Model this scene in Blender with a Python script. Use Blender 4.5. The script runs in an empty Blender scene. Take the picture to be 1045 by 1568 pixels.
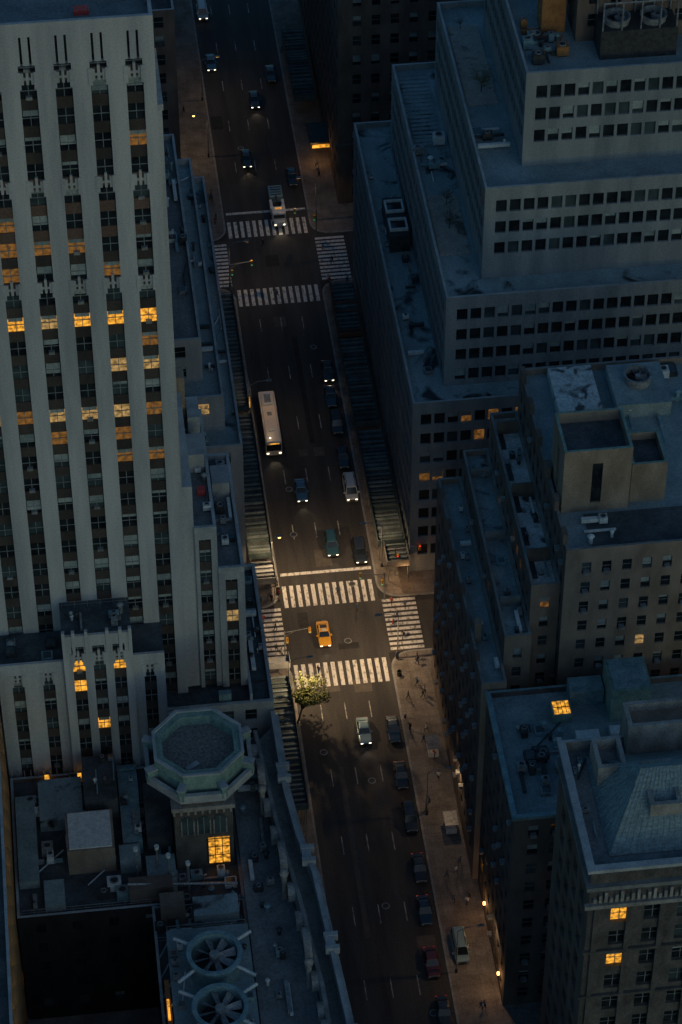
import bpy, math, random
from mathutils import Vector, Matrix
random.seed(11)
R=random.Random(5)
scene=bpy.context.scene
COL=scene.collection
rad=math.radians
# ------------------------------------------------------------------ materials
M={}
def nodes(name):
    m=bpy.data.materials.new(name); m.use_nodes=True
    nt=m.node_tree; b=nt.nodes['Principled BSDF']; M[name]=m
    return m,nt,b
def surf(name,c1,c2,scale=0.3,rough=0.85,stretch=(1,1,1),fine=6.0,fineamt=0.35,bump=0.0,metal=0.0,lo=0.35,hi=0.65,spec=0.3,c3=None,t3=0.6,soft=.05):
    m,nt,b=nodes(name); L=nt.links; N=nt.nodes
    tc=N.new('ShaderNodeTexCoord'); mp=N.new('ShaderNodeMapping'); mp.inputs['Scale'].default_value=stretch
    L.new(tc.outputs['Object'],mp.inputs['Vector'])
    n1=N.new('ShaderNodeTexNoise'); n1.inputs['Scale'].default_value=scale; n1.inputs['Detail'].default_value=6; n1.inputs['Roughness'].default_value=0.6
    L.new(mp.outputs[0],n1.inputs['Vector'])
    r=N.new('ShaderNodeValToRGB'); e=r.color_ramp.elements
    e[0].position=lo; e[0].color=(*c1,1); e[1].position=hi; e[1].color=(*c2,1)
    L.new(n1.outputs[0],r.inputs[0])
    n2=N.new('ShaderNodeTexNoise'); n2.inputs['Scale'].default_value=fine; n2.inputs['Detail'].default_value=4
    L.new(tc.outputs['Object'],n2.inputs['Vector'])
    mr=N.new('ShaderNodeMapRange'); mr.inputs[1].default_value=0.3; mr.inputs[2].default_value=0.7
    mr.inputs[3].default_value=1-fineamt; mr.inputs[4].default_value=1+fineamt
    L.new(n2.outputs[0],mr.inputs[0])
    mx=N.new('ShaderNodeVectorMath'); mx.operation='MULTIPLY'
    comb=N.new('ShaderNodeCombineXYZ')
    for i in range(3): L.new(mr.outputs[0],comb.inputs[i])
    col=r.outputs[0]
    if c3 is not None:
        n3=N.new('ShaderNodeTexNoise'); n3.inputs['Scale'].default_value=scale*0.6; n3.inputs['Detail'].default_value=8; n3.inputs['Distortion'].default_value=1.0
        mp3=N.new('ShaderNodeMapping'); mp3.inputs['Location'].default_value=(31,17,5); L.new(tc.outputs['Object'],mp3.inputs[0]); L.new(mp3.outputs[0],n3.inputs['Vector'])
        r3=N.new('ShaderNodeValToRGB'); r3.color_ramp.elements[0].position=t3-soft; r3.color_ramp.elements[1].position=t3+soft
        L.new(n3.outputs[0],r3.inputs[0])
        mm=N.new('ShaderNodeMix'); mm.data_type='RGBA'; L.new(r3.outputs[0],mm.inputs[0]); L.new(col,mm.inputs[6]); mm.inputs[7].default_value=(*c3,1)
        col=mm.outputs[2]
        rr=N.new('ShaderNodeMapRange'); rr.inputs[3].default_value=rough; rr.inputs[4].default_value=0.35; L.new(r3.outputs[0],rr.inputs[0]); L.new(rr.outputs[0],b.inputs['Roughness'])
    L.new(col,mx.inputs[0]); L.new(comb.outputs[0],mx.inputs[1])
    L.new(mx.outputs[0],b.inputs['Base Color'])
    if c3 is None: b.inputs['Roughness'].default_value=rough
    b.inputs['Metallic'].default_value=metal
    b.inputs['Specular IOR Level'].default_value=spec
    if bump>0:
        bp=N.new('ShaderNodeBump'); bp.inputs['Strength'].default_value=bump; bp.inputs['Distance'].default_value=0.05
        L.new(n2.outputs[0],bp.inputs['Height']); L.new(bp.outputs[0],b.inputs['Normal'])
    return m
def emit(name,c,s,var=0.0,scale=1.2):
    m,nt,b=nodes(name); L=nt.links;N=nt.nodes
    b.inputs['Base Color'].default_value=(c[0]*.3,c[1]*.3,c[2]*.3,1)
    b.inputs['Emission Color'].default_value=(*c,1)
    if var>0:
        tc=N.new('ShaderNodeTexCoord'); n=N.new('ShaderNodeTexNoise'); n.inputs['Scale'].default_value=scale; n.inputs['Detail'].default_value=3
        L.new(tc.outputs['Object'],n.inputs['Vector']); mr=N.new('ShaderNodeMapRange')
        mr.inputs[1].default_value=.35; mr.inputs[2].default_value=.65; mr.inputs[3].default_value=s*(1-var); mr.inputs[4].default_value=s*(1+var)
        L.new(n.outputs[0],mr.inputs[0]); L.new(mr.outputs[0],b.inputs['Emission Strength'])
    else: b.inputs['Emission Strength'].default_value=s
    return m
surf('stone_pale',(.29,.295,.31),(.43,.43,.435),0.22,0.85,(1.8,1.8,.18),5,.14,.1)
surf('stone_wing',(.23,.24,.26),(.34,.35,.36),0.3,0.85,(1.5,1.5,.3),5,.14,.1)
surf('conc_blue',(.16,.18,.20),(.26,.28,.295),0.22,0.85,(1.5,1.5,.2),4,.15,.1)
surf('conc_west_shaded',(.13,.145,.165),(.20,.215,.23),0.22,0.85,(1.5,1.5,.25),4,.15,.1)  # darker copy of conc_blue; west-face shade is put into the colour
surf('brick_dark',(.095,.072,.062),(.16,.125,.108),0.4,0.9,(1,1,.4),9,.3,.3)
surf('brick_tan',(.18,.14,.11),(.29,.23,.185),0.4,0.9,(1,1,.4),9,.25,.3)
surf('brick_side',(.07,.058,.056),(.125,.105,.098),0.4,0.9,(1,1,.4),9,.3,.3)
surf('near_black_wall',(.014,.014,.015),(.03,.028,.028),0.4,0.9,(1,1,.4),9,.3,.3)  # near-black wall colour for the low blocks around the courtyard
surf('brick_orange',(.30,.15,.06),(.42,.22,.10),0.4,0.9,(1,1,.4),9,.25,.3)
surf('ornate_stone',(.17,.16,.15),(.31,.295,.28),0.7,0.85,(1,1,.5),5,.3,.2)
surf('dark_stone',(.055,.05,.048),(.11,.10,.094),0.7,0.85,(1,1,.5),5,.3,.2)
surf('coping',(.24,.26,.275),(.38,.39,.40),0.5,0.8,(1,1,1),5,.2,.1)
surf('coping_dark',(.12,.125,.13),(.22,.225,.225),0.5,0.8,(1,1,1),5,.2,.1)
surf('roof_tar',(.04,.047,.053),(.09,.102,.112),0.35,0.8,(1,1,1),3,.25,.2)
surf('roof_grey',(.12,.135,.145),(.19,.21,.22),0.35,0.85,(1,1,1),3,.25,.2)
surf('roof_blue',(.16,.215,.23),(.25,.31,.33),0.3,0.75,(1,1,1),3,.2,.1)
surf('roof_stain',(.18,.235,.25),(.27,.34,.36),0.35,0.75,(1,.5,1),3,.2,.1,c3=(.025,.028,.032),t3=.60,soft=.05)
surf('roof_white',(.36,.39,.40),(.52,.55,.55),0.6,0.75,(1,1,1),3,.25,.1,c3=(.06,.06,.065),t3=.58)
surf('roof_tan',(.25,.24,.22),(.34,.32,.29),0.6,0.85,(1,1,1),3,.2,.2,c3=(.09,.08,.065),t3=.62)
surf('gravel',(.10,.10,.10),(.22,.215,.21),3.0,0.95,(1,1,1),12,.5,.5)
surf('slate',(.13,.17,.18),(.24,.30,.31),0.8,0.6,(1,6,1),4,.3,.2)
surf('copper_green',(.12,.20,.185),(.21,.31,.28),0.8,0.7,(1,1,1),4,.25,.1)
surf('teal_metal',(.13,.22,.25),(.23,.35,.39),0.8,0.5,(1,1,1),4,.25,.1,metal=.2)
surf('metal_grey',(.16,.17,.18),(.30,.31,.32),1.5,0.5,(1,1,1),6,.25,.1,metal=.3)
surf('metal_white',(.42,.45,.47),(.60,.62,.62),1.5,0.55,(1,1,1),6,.15,.1)
surf('metal_dark',(.03,.033,.037),(.06,.063,.068),1.5,0.5,(1,1,1),6,.25,.1,metal=.2)
surf('rust',(.20,.09,.035),(.32,.15,.06),1.0,0.8,(1,1,1),6,.3,.1)
surf('red_paint',(.4,.05,.05),(.5,.08,.07),1.0,0.6,(1,1,1),6,.2)
surf('bronze_spandrel',(.03,.026,.026),(.065,.054,.05),0.25,0.6,(1,1,.3),5,.3,spec=.4)
surf('red_spandrel',(.10,.06,.05),(.14,.09,.075),0.25,0.7,(1,1,.3),5,.3)
surf('win_frame',(.13,.15,.16),(.20,.22,.23),1,0.5,(1,1,1),6,.1)
surf('blind',(.15,.20,.21),(.34,.38,.38),0.35,0.8,(1,1,1),5,.2)
surf('asphalt',(.036,.036,.039),(.078,.075,.075),0.35,0.82,(1.2,.12,1),5,.25,.25,lo=.3,hi=.7)
surf('asphalt_patch',(.085,.078,.072),(.12,.11,.10),1.0,0.9,(1,1,1),7,.25,.2)
surf('asphalt_dark',(.022,.022,.024),(.036,.036,.038),1.0,0.8,(1,1,1),7,.25,.2)
surf('ground_mat',(.03,.03,.03),(.06,.06,.058),0.1,0.9,(1,1,1),4,.3)
def sidewalk():
    m=surf('sidewalk_mat',(.15,.13,.118),(.25,.225,.205),0.4,0.9,(1,1,1),5,.25,.15)
    nt=m.node_tree; N=nt.nodes;L=nt.links; b=N['Principled BSDF']; src=b.inputs['Base Color'].links[0].from_socket
    br=N.new('ShaderNodeTexBrick'); br.offset=0; br.inputs['Scale'].default_value=.66; br.inputs['Brick Width'].default_value=1; br.inputs['Row Height'].default_value=1; br.inputs['Mortar Size'].default_value=.02
    br.inputs['Color1'].default_value=(1,1,1,1); br.inputs['Color2'].default_value=(.88,.88,.88,1); br.inputs['Mortar'].default_value=(.65,.65,.65,1)
    tc=N.new('ShaderNodeTexCoord'); L.new(tc.outputs['Object'],br.inputs['Vector'])
    mx=N.new('ShaderNodeVectorMath'); mx.operation='MULTIPLY'; L.new(src,mx.inputs[0]); L.new(br.outputs[0],mx.inputs[1]); L.new(mx.outputs[0],b.inputs['Base Color'])
sidewalk()
surf('kerb_stone',(.2,.2,.2),(.3,.3,.3),0.8,0.85,(1,1,1),5,.2)
surf('paint_white',(.20,.20,.195),(.70,.69,.67),2.2,0.75,(1,.5,1),9,.25,lo=.34,hi=.50)
surf('paint_worn',(.12,.12,.12),(.46,.45,.44),1.8,0.75,(1,.4,1),9,.3,lo=.38,hi=.6)
surf('shed_deck',(.05,.06,.062),(.10,.12,.125),0.6,0.85,(1,1,1),6,.35,.1)
surf('shed_plank',(.09,.125,.135),(.18,.225,.235),0.6,0.85,(1,1,1),6,.35,.1)
surf('shed_board',(.05,.075,.08),(.10,.135,.14),0.6,0.8,(1,1,1),6,.3,.1)
surf('shed_red',(.13,.065,.05),(.20,.10,.075),0.6,0.8,(1,1,1),6,.3,.1)
surf('bark',(.05,.04,.03),(.09,.07,.055),3,.95,(1,1,.3),8,.3,.3)
surf('leaf_a',(.11,.13,.03),(.17,.18,.04),2,.7,(1,1,1),6,.3)
surf('leaf_b',(.06,.085,.025),(.09,.12,.035),2,.7,(1,1,1),6,.3)
surf('leaf_dry',(.08,.06,.045),(.14,.11,.085),2,.8,(1,1,1),6,.3)
surf('tyre',(.015,.015,.015),(.025,.025,.025),3,.9)
surf('skin',(.35,.2,.13),(.42,.26,.18),3,.6); surf('hair',(.02,.015,.01),(.04,.03,.02),3,.7)
for nm,c in {'coat_black':(.02,.02,.025),'coat_blue':(.05,.09,.16),'coat_white':(.55,.55,.55),'coat_red':(.3,.05,.04),'trouser':(.03,.035,.05)}.items():
    surf(nm,c,tuple(x*1.3 for x in c),3,.9)
def paint(name,c,metal=.2):
    m,nt,b=nodes(name)
    tc=nt.nodes.new('ShaderNodeTexCoord'); n=nt.nodes.new('ShaderNodeTexNoise'); n.inputs['Scale'].default_value=2.5
    r=nt.nodes.new('ShaderNodeValToRGB'); r.color_ramp.elements[0].color=(c[0]*.85,c[1]*.85,c[2]*.85,1); r.color_ramp.elements[1].color=(*c,1)
    nt.links.new(tc.outputs['Object'],n.inputs[0]); nt.links.new(n.outputs[0],r.inputs[0]); nt.links.new(r.outputs[0],b.inputs['Base Color'])
    b.inputs['Roughness'].default_value=.32; b.inputs['Metallic'].default_value=metal
    b.inputs['Coat Weight'].default_value=.5
paint('p_yellow',(.88,.42,.02),0); paint('p_white',(.62,.64,.65),0); paint('p_cream',(.80,.66,.54),0)
paint('p_blue',(.05,.13,.21)); paint('p_black',(.022,.03,.04)); paint('p_teal',(.03,.09,.12)); paint('p_silver',(.22,.34,.38)); paint('p_red',(.10,.025,.025)); paint('p_navy',(.02,.045,.075))
def glassmat(name,c1,c2,rough=.12):
    m,nt,b=nodes(name); N=nt.nodes;L=nt.links
    tc=N.new('ShaderNodeTexCoord'); n=N.new('ShaderNodeTexNoise'); n.inputs['Scale'].default_value=.45; n.inputs['Detail'].default_value=2
    r=N.new('ShaderNodeValToRGB'); r.color_ramp.elements[0].position=.35; r.color_ramp.elements[1].position=.65
    r.color_ramp.elements[0].color=(*c1,1); r.color_ramp.elements[1].color=(*c2,1)
    L.new(tc.outputs['Object'],n.inputs[0]); L.new(n.outputs[0],r.inputs[0]); L.new(r.outputs[0],b.inputs['Base Color'])
    b.inputs['Roughness'].default_value=rough; b.inputs['Specular IOR Level'].default_value=.5
glassmat('glass',(.008,.010,.013),(.02,.028,.033)); glassmat('glass_b',(.03,.045,.05),(.06,.085,.095),.2)
glassmat('car_glass',(.008,.011,.014),(.015,.02,.024),.08)
emit('lit_amber',(1,.43,.045),.75,.75,2.0); emit('lit_warm',(1,.60,.22),.26,.7,2.0); emit('lit_dim',(1,.42,.10),.10,.7,2.0)
emit('lit_pale',(.95,.9,.6),.2,.5)
emit('lamp_warm',(1,.50,.14),5); emit('head_lamp',(1,.86,.62),3.2); emit('tail_lamp',(1,.03,.015),.8); emit('signal_red',(1,.03,.02),1.6); emit('signal_green',(.1,1,.5),.3)
emit('head_off',(.5,.55,.6),.02)
# ------------------------------------------------------------------ builder
class B:
    def __init__(s,name,loc=(0,0,0)):
        s.name=name; s.loc=Vector(loc); s.p={}
    def add(s,part,mat,vs,fs):
        d=s.p.setdefault(part,([],[],[],[]))
        if mat not in d[3]: d[3].append(mat)
        mi=d[3].index(mat); o=len(d[0])
        d[0].extend(vs)
        for f in fs: d[1].append([i+o for i in f]); d[2].append(mi)
    def q(s,part,mat,*p): s.add(part,mat,list(p),[list(range(len(p)))])
    def box(s,part,mat,x0,x1,y0,y1,z0,z1,bottom=True):
        v=[(x0,y0,z0),(x1,y0,z0),(x1,y1,z0),(x0,y1,z0),(x0,y0,z1),(x1,y0,z1),(x1,y1,z1),(x0,y1,z1)]
        f=[[4,5,6,7],[0,1,5,4],[1,2,6,5],[2,3,7,6],[3,0,4,7]]
        if bottom: f.append([3,2,1,0])
        s.add(part,mat,v,f)
    def obox(s,part,mat,c,L,W,H,ang):
        ca,sa=math.cos(ang),math.sin(ang); v=[]
        for z in (c[2],c[2]+H):
            for a,b_ in ((-L/2,-W/2),(L/2,-W/2),(L/2,W/2),(-L/2,W/2)):
                v.append((c[0]+a*ca-b_*sa,c[1]+a*sa+b_*ca,z))
        s.add(part,mat,v,[[4,5,6,7],[0,1,5,4],[1,2,6,5],[2,3,7,6],[3,0,4,7],[3,2,1,0]])
    def prism(s,part,mat,poly,z0,z1,topmat=None):
        n=len(poly); v=[(x,y,z0) for x,y in poly]+[(x,y,z1) for x,y in poly]
        s.add(part,mat,v,[[i,(i+1)%n,(i+1)%n+n,i+n] for i in range(n)])
        s.add(part,topmat or mat,[(x,y,z1) for x,y in poly],[list(range(n))])
    def ring(s,part,mat,c,r0,r1,z0,z1,n=24,rot=0,floor=None,fz=None):
        v=[]
        for r_,z in ((r1,z0),(r1,z1),(r0,z1),(r0,fz if fz is not None else z0)):
            for i in range(n):
                a=rot+2*math.pi*i/n; v.append((c[0]+r_*math.cos(a),c[1]+r_*math.sin(a),z))
        f=[]
        for k in range(3):
            for i in range(n):
                j=(i+1)%n; f.append([k*n+i,k*n+j,(k+1)*n+j,(k+1)*n+i])
        s.add(part,mat,v,f)
        if floor: s.add(part,floor,v[3*n:],[list(range(n))])
    def cyl(s,part,mat,c,r,z0,z1,n=12,r2=None,rot=0):
        r2=r if r2 is None else r2
        v=[(c[0]+r*math.cos(rot+2*math.pi*i/n),c[1]+r*math.sin(rot+2*math.pi*i/n),z0) for i in range(n)]
        v+=[(c[0]+r2*math.cos(rot+2*math.pi*i/n),c[1]+r2*math.sin(rot+2*math.pi*i/n),z1) for i in range(n)]
        s.add(part,mat,v,[[i,(i+1)%n,(i+1)%n+n,i+n] for i in range(n)]+[list(range(n,2*n))])
    def tube(s,part,mat,a,b,r,r2=None,n=6):
        a=Vector(a);b=Vector(b);r2=r if r2 is None else r2
        d=(b-a).normalized(); u=d.orthogonal().normalized(); w=d.cross(u)
        v=[tuple(a+(u*math.cos(2*math.pi*i/n)+w*math.sin(2*math.pi*i/n))*r) for i in range(n)]
        v+=[tuple(b+(u*math.cos(2*math.pi*i/n)+w*math.sin(2*math.pi*i/n))*r2) for i in range(n)]
        s.add(part,mat,v,[[i,(i+1)%n,(i+1)%n+n,i+n] for i in range(n)]+[list(range(n,2*n)),list(range(n))[::-1]])
    def sphere(s,part,mat,c,r,n=10,m=6):
        v=[];f=[]
        for j in range(m+1):
            t=math.pi*j/m
            for i in range(n):
                a=2*math.pi*i/n; v.append((c[0]+r*math.sin(t)*math.cos(a),c[1]+r*math.sin(t)*math.sin(a),c[2]+r*math.cos(t)))
        for j in range(m):
            for i in range(n): f.append([j*n+i,(j+1)*n+i,(j+1)*n+(i+1)%n,j*n+(i+1)%n])
        s.add(part,mat,v,f)
    def mesh(s,part):
        v,f,mi,ml=s.p[part]
        me=bpy.data.meshes.new(s.name+'_'+part); me.from_pydata([(a[0],a[1],a[2]) for a in v],[],f)
        for k in ml: me.materials.append(M[k])
        me.polygons.foreach_set('material_index',mi); me.update(); return me
    def done(s,single=False):
        if single or len(s.p)==1:
            part=list(s.p)[0]
            me=s.mesh(part)
            me.transform(Matrix.Translation(-s.loc))
            o=bpy.data.objects.new(s.name,me); o.location=s.loc; COL.objects.link(o); return o
        e=bpy.data.objects.new(s.name,None); e.location=s.loc; e.empty_display_size=2; COL.objects.link(e)
        for part in s.p:
            me=s.mesh(part); o=bpy.data.objects.new(part,me); COL.objects.link(o); o.parent=e; o.location=-s.loc
        return e
# ------------------------------------------------------------------ facades
def pickglass(lit,r):
    x=r.random()
    if x<lit: return r.choice(['lit_amber','lit_warm','lit_warm','lit_dim','lit_dim','lit_pale'])
    return 'glass' if x<.75 else 'glass_b'
def facade(b,o,ud,W,z0,z1,st,wall):
    n=(ud[1],-ud[0])
    bay=st.get('bay',3.);ww=st.get('ww',1.3);fh=st.get('fh',3.6);wh=st.get('wh',1.9);sill=st.get('sill',.9)
    dep=st.get('dep',.28);top=st.get('top',.6);mg=st.get('mg',.5);lit=st.get('lit',.02);bl=st.get('blind',.35)
    litf=st.get('litf')
    def P(s,d,z): return (o[0]+ud[0]*s+n[0]*d,o[1]+ud[1]*s+n[1]*d,z)
    def Q(part,mat,s0,s1,za,zb,d): b.q(part,mat,P(s0,d,za),P(s1,d,za),P(s1,d,zb),P(s0,d,zb))
    nb=max(1,int((W-2*mg)/bay)); off=(W-nb*bay)/2
    nf=int((z1-z0-top)/fh)
    if nf<1 or W<bay+.2:
        Q('walls',wall,0,W,z0,z1,0); return
    zz=z0
    base=z1-top-nf*fh
    for r in range(nf):
        zb=base+r*fh+sill; zt=min(zb+wh,z1-.2)
        Q('walls',wall,0,W,zz,zb,0); zz=zt
        s=0
        for k in range(nb):
            a=off+k*bay+(bay-ww)/2; c=a+ww
            Q('walls',wall,s,a,zb,zt,0); s=c
            w2='walls'
            b.q(w2,wall,P(a,0,zb),P(a,-dep,zb),P(a,-dep,zt),P(a,0,zt))
            b.q(w2,wall,P(c,-dep,zb),P(c,0,zb),P(c,0,zt),P(c,-dep,zt))
            b.q(w2,wall,P(a,0,zb),P(c,0,zb),P(c,-dep,zb),P(a,-dep,zb))
            b.q(w2,wall,P(a,-dep,zt),P(c,-dep,zt),P(c,0,zt),P(a,0,zt))
            g=pickglass(lit,R)
            if litf:
                g2=litf(r,k,o[0]+ud[0]*(a+c)/2)
                if g2: g=g2
            Q('windows',g,a,c,zb,zt,-dep)
            if R.random()<bl:
                h=(zt-zb)*R.choice([.3,.45,.5,.7])
                Q('window_blinds','blind',a+.05,c-.05,zt-h,zt-.03,-dep+.05)
            if st.get('mull',True):
                zm=(zb+zt)/2; Q('window_frames','win_frame',a,c,zm-.05,zm+.05,-dep+.08)
                if ww>1.7:
                    sm=(a+c)/2; Q('window_frames','win_frame',sm-.05,sm+.05,zb,zt,-dep+.09)
            if st.get('ac',0)>R.random():
                sm=(a+c)/2; x=[P(sm-.35,-.2,zb),P(sm+.35,.45,zb)]
                xs=sorted([x[0][0],x[1][0]]); ys=sorted([x[0][1],x[1][1]])
                b.box('air_conditioners','metal_grey',xs[0],xs[1],ys[0],ys[1],zb+.02,zb+.45)
        Q('walls',wall,s,W,zb,zt,0)
    Q('walls',wall,0,W,zz,z1,0)
def block(b,x0,x1,y0,y1,z0,z1,wall,roof,st,faces='SWEN',par=.9,pt=.35,cop='coping',west=None,proud=0.0,inner=None):
    for F,o,ud,W in (('S',(x0,y0),(1,0),x1-x0),('W',(x0,y1),(0,-1),y1-y0),('E',(x1,y0),(0,1),y1-y0),('N',(x1,y1),(-1,0),x1-x0)):
        s2=dict(st)
        if F in 'EN': s2['mull']=False
        wl=west if (west and F=='W') else wall
        if F in faces: facade(b,o,ud,W,z0,z1,s2,wl)
    a0,c0,c1=x0-proud,y0-proud,y1+proud; a1=x1+proud
    i0,i1,j0,j1=x0+pt,x1-pt,y0+pt,y1-pt
    z=z1
    if proud>0:
        b.box('cornice',cop,a0,a1,c0,y0,z1-.5,z1); b.box('cornice',cop,a0,x0,y0,c1,z1-.5,z1)
    O=[(x0,y0,z),(x1,y0,z),(x1,y1,z),(x0,y1,z)];I=[(i0,j0,z),(i1,j0,z),(i1,j1,z),(i0,j1,z)];Lw=[(i0,j0,z-par),(i1,j0,z-par),(i1,j1,z-par),(i0,j1,z-par)]
    for k in range(4):
        j=(k+1)%4
        b.q('parapet',cop,O[k],O[j],I[j],I[k]); b.q('parapet',inner or wall,I[k],I[j],Lw[j],Lw[k])
    b.q('roof',roof,*Lw)
def fan(b,c,r,z0,z1,mat='metal_grey',blades=9,part='cooling_fan'):
    b.ring(part,mat,c,r*.9,r,z0,z1,32,0,'metal_dark',z0+.1)
    b.ring(part,mat,c,r*.97,r*1.08,z1-.35,z1+.05,32)
    b.cyl(part,'metal_grey',c,r*.2,z0+.2,z1-.2,12)
    zc=z1-.75
    for i in range(blades):
        a=2*math.pi*i/blades+.2; ca,sa=math.cos(a),math.sin(a)
        def p(rr,t,z): return (c[0]+rr*ca-t*sa,c[1]+rr*sa+t*ca,z)
        w0,w1=r*.07,r*.14
        b.q(part,'metal_grey',p(r*.18,-w0,zc-.2),p(r*.84,-w1,zc-.3),p(r*.84,w1,zc+.3),p(r*.18,w0,zc+.2))
def clutter(b,x0,x1,y0,y1,z,n,seed,mats=('metal_grey','metal_white','teal_metal','metal_dark'),big=1.0):
    r=random.Random(seed)
    for i in range(n):
        x=r.uniform(x0,x1);y=r.uniform(y0,y1);t=r.random();m=r.choice(mats); pz=z
        if t<.35:
            w,d,h=r.uniform(.7,1.8)*big,r.uniform(.7,1.6)*big,r.uniform(.5,1.5)*big
            b.box('rooftop_units','metal_dark',x-w*.4,x+w*.4,y-d*.4,y+d*.4,pz,pz+.25)
            b.box('rooftop_units',m,x-w/2,x+w/2,y-d/2,y+d/2,pz+.25,pz+.25+h)
            b.ring('rooftop_units','metal_grey',(x,y),min(w,d)*.3,min(w,d)*.38,pz+.25+h,pz+.4+h,14,0,'metal_dark',pz+.27+h)
        elif t<.55:
            rr=r.uniform(.12,.3); h=r.uniform(.6,1.6)
            b.cyl('rooftop_vents',m,(x,y),rr,pz,pz+h,10); b.cyl('rooftop_vents',m,(x,y),rr*1.7,pz+h,pz+h+.2,10,rr*.6)
        elif t<.75:
            L=r.uniform(2,6); w=r.uniform(.25,.6)
            if r.random()<.5: b.box('rooftop_ducts',m,max(x0,x-L/2),min(x1,x+L/2),y-w/2,y+w/2,pz+.25,pz+.25+w)
            else: b.box('rooftop_ducts',m,x-w/2,x+w/2,max(y0,y-L/2),min(y1,y+L/2),pz+.25,pz+.25+w)
        elif t<.88:
            L=r.uniform(2,5)
            b.tube('rooftop_pipes',m,(x,y,pz+.3),(min(x1,x+L*r.choice([0,1])),min(y1,y+L),pz+.3),.1)
        else:
            w=r.uniform(1.2,2.2)*big
            b.box('rooftop_hatch',m,x-w/2,x+w/2,y-w/2,y+w/2,pz,pz+.6); b.box('rooftop_hatch','glass_b',x-w*.38,x+w*.38,y-w*.38,y+w*.38,pz+.6,pz+.66)
def railing(b,pts,z,h=1.0):
    for a,c in zip(pts[:-1],pts[1:]):
        L=math.hypot(c[0]-a[0],c[1]-a[1]); n=max(1,int(L/1.5))
        b.tube('railing','metal_grey',(a[0],a[1],z+h),(c[0],c[1],z+h),.04,n=4); b.tube('railing','metal_grey',(a[0],a[1],z+h*.5),(c[0],c[1],z+h*.5),.03,n=4)
        for i in range(n+1):
            x=a[0]+(c[0]-a[0])*i/n;y=a[1]+(c[1]-a[1])*i/n
            b.tube('railing','metal_grey',(x,y,z),(x,y,z+h),.035,n=4)
# ------------------------------------------------------------------ ground
g=B('ground'); g.q('g','ground_mat',(-1500,-1500,0),(1500,-1500,0),(1500,2500,0),(-1500,2500,0)); g.done()
RX0,RX1=27.3,41.5
S1=(286.0,297.0); S2=(371.6,384.2)
a=B('avenue_road'); a.q('r','asphalt',(RX0,100,.004),(RX1,100,.004),(RX1,700,.004),(RX0,700,.004)); a.done()
for (y0,y1) in (S1,S2):
    for (x0,x1) in ((-200,RX0),(RX1,250)):
        c=B('cross_street_road'); c.q('r','asphalt',(x0,y0,.004),(x1,y0,.004),(x1,y1,.004),(x0,y1,.004)); c.done()
def slab(name,x0,x1,y0,y1,r=3.2):
    b=B(name)
    def arc(cx,cy,a0,rr): return [(cx+rr*math.cos(rad(a0+t*90/6)),cy+rr*math.sin(rad(a0+t*90/6))) for t in range(7)]
    def poly(k):
        rr=r-k
        return arc(x1-r,y1-r,0,rr)+arc(x0+r,y1-r,90,rr)+arc(x0+r,y0+r,180,rr)+arc(x1-r,y0+r,270,rr)
    O=poly(0);I=poly(.3);n=len(O)
    b.add('kerb','kerb_stone',[(x,y,0) for x,y in O]+[(x,y,.14) for x,y in O]+[(x,y,.14) for x,y in I],[[i,(i+1)%n,(i+1)%n+n,i+n] for i in range(n)]+[[i+n,(i+1)%n+n,(i+1)%n+2*n,i+2*n] for i in range(n)])
    b.add('pavement','sidewalk_mat',[(x,y,.14) for x,y in I],[list(range(n))])
    b.done()
for (x0,x1) in ((-120,RX0),(RX1,170)):
    for (y0,y1) in ((110,S1[0]),(S1[1],S2[0]),(S2[1],470)):
        slab('sidewalk',x0,x1,y0,y1)
mk=B('road_markings',(34,300,0))
def mq(x0,x1,y0,y1,mat='paint_white'): mk.q('m',mat,(x0,y0,.008),(x1,y0,.008),(x1,y1,.008),(x0,y1,.008))
def cross_av(y0,y1,mat):
    x=RX0+.35
    while x<RX1-.5: mq(x,x+.58,y0,y1,mat); x+=1.06
def cross_st(x0,x1,ys,mat):
    y=ys[0]+.4
    while y<ys[1]-.5: mq(x0,x1,y,y+.56,mat); y+=.98
cross_av(296.7,301.2,'paint_white'); cross_av(280.4,285.1,'paint_white'); cross_av(384.8,389.2,'paint_white'); cross_av(366.6,370.9,'paint_white')
for S in (S1,S2):
    cross_st(41.9,46.8,S,'paint_white'); cross_st(22.2,27.0,S,'paint_white')
mq(RX0+.4,RX1-.3,303.3,303.9); mq(RX0+.4,RX1-.3,391.2,391.8)
for X in (30.6,34.0,37.5):
    for seg in ((110,279),(304.6,365),(392.5,640)):
        y=seg[1]-2.0
        while y-3.2>seg[0]:
            mq(X-.07,X+.07,y-3.2,y,'paint_worn'); y-=12.2
mk.done()
for (x,y,w,d) in ((34.2,378,2.2,3.),(33.8,362,2.0,2.6),(34.4,306.5,2.4,3.6),(36.5,330,1.6,2.),(34.1,330,1.4,1.6),(28.5,418,2,4),(33,402,2,3),(37,280,2.5,2.5),(31.7,281.8,4,5),(39.5,233,2.4,3),(35.7,345,.8,26),(32,250,.7,30),(36,288,3,1.2),(30,294,1.5,3)):
    p=B('road_patch',(x,y,0)); p.q('p','asphalt_patch' if (int(x*10)%3) else 'asphalt_dark',(x-w/2,y-d/2,.006),(x+w/2,y-d/2,.006),(x+w/2,y+d/2,.006),(x-w/2,y+d/2,.006)); p.done()
def manhole(x,y):
    b=B('manhole_cover',(x,y,0)); b.ring('m','metal_grey',(x,y),.42,.55,.0,.02,20,0,'metal_dark',.014); b.done()
for x,y in ((38.5,355),(31,322),(33,293),(36,289),(30,268),(38.8,222),(35,240),(36,262),(32,410),(38,300.5),(30.6,312)): manhole(x,y)
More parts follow.
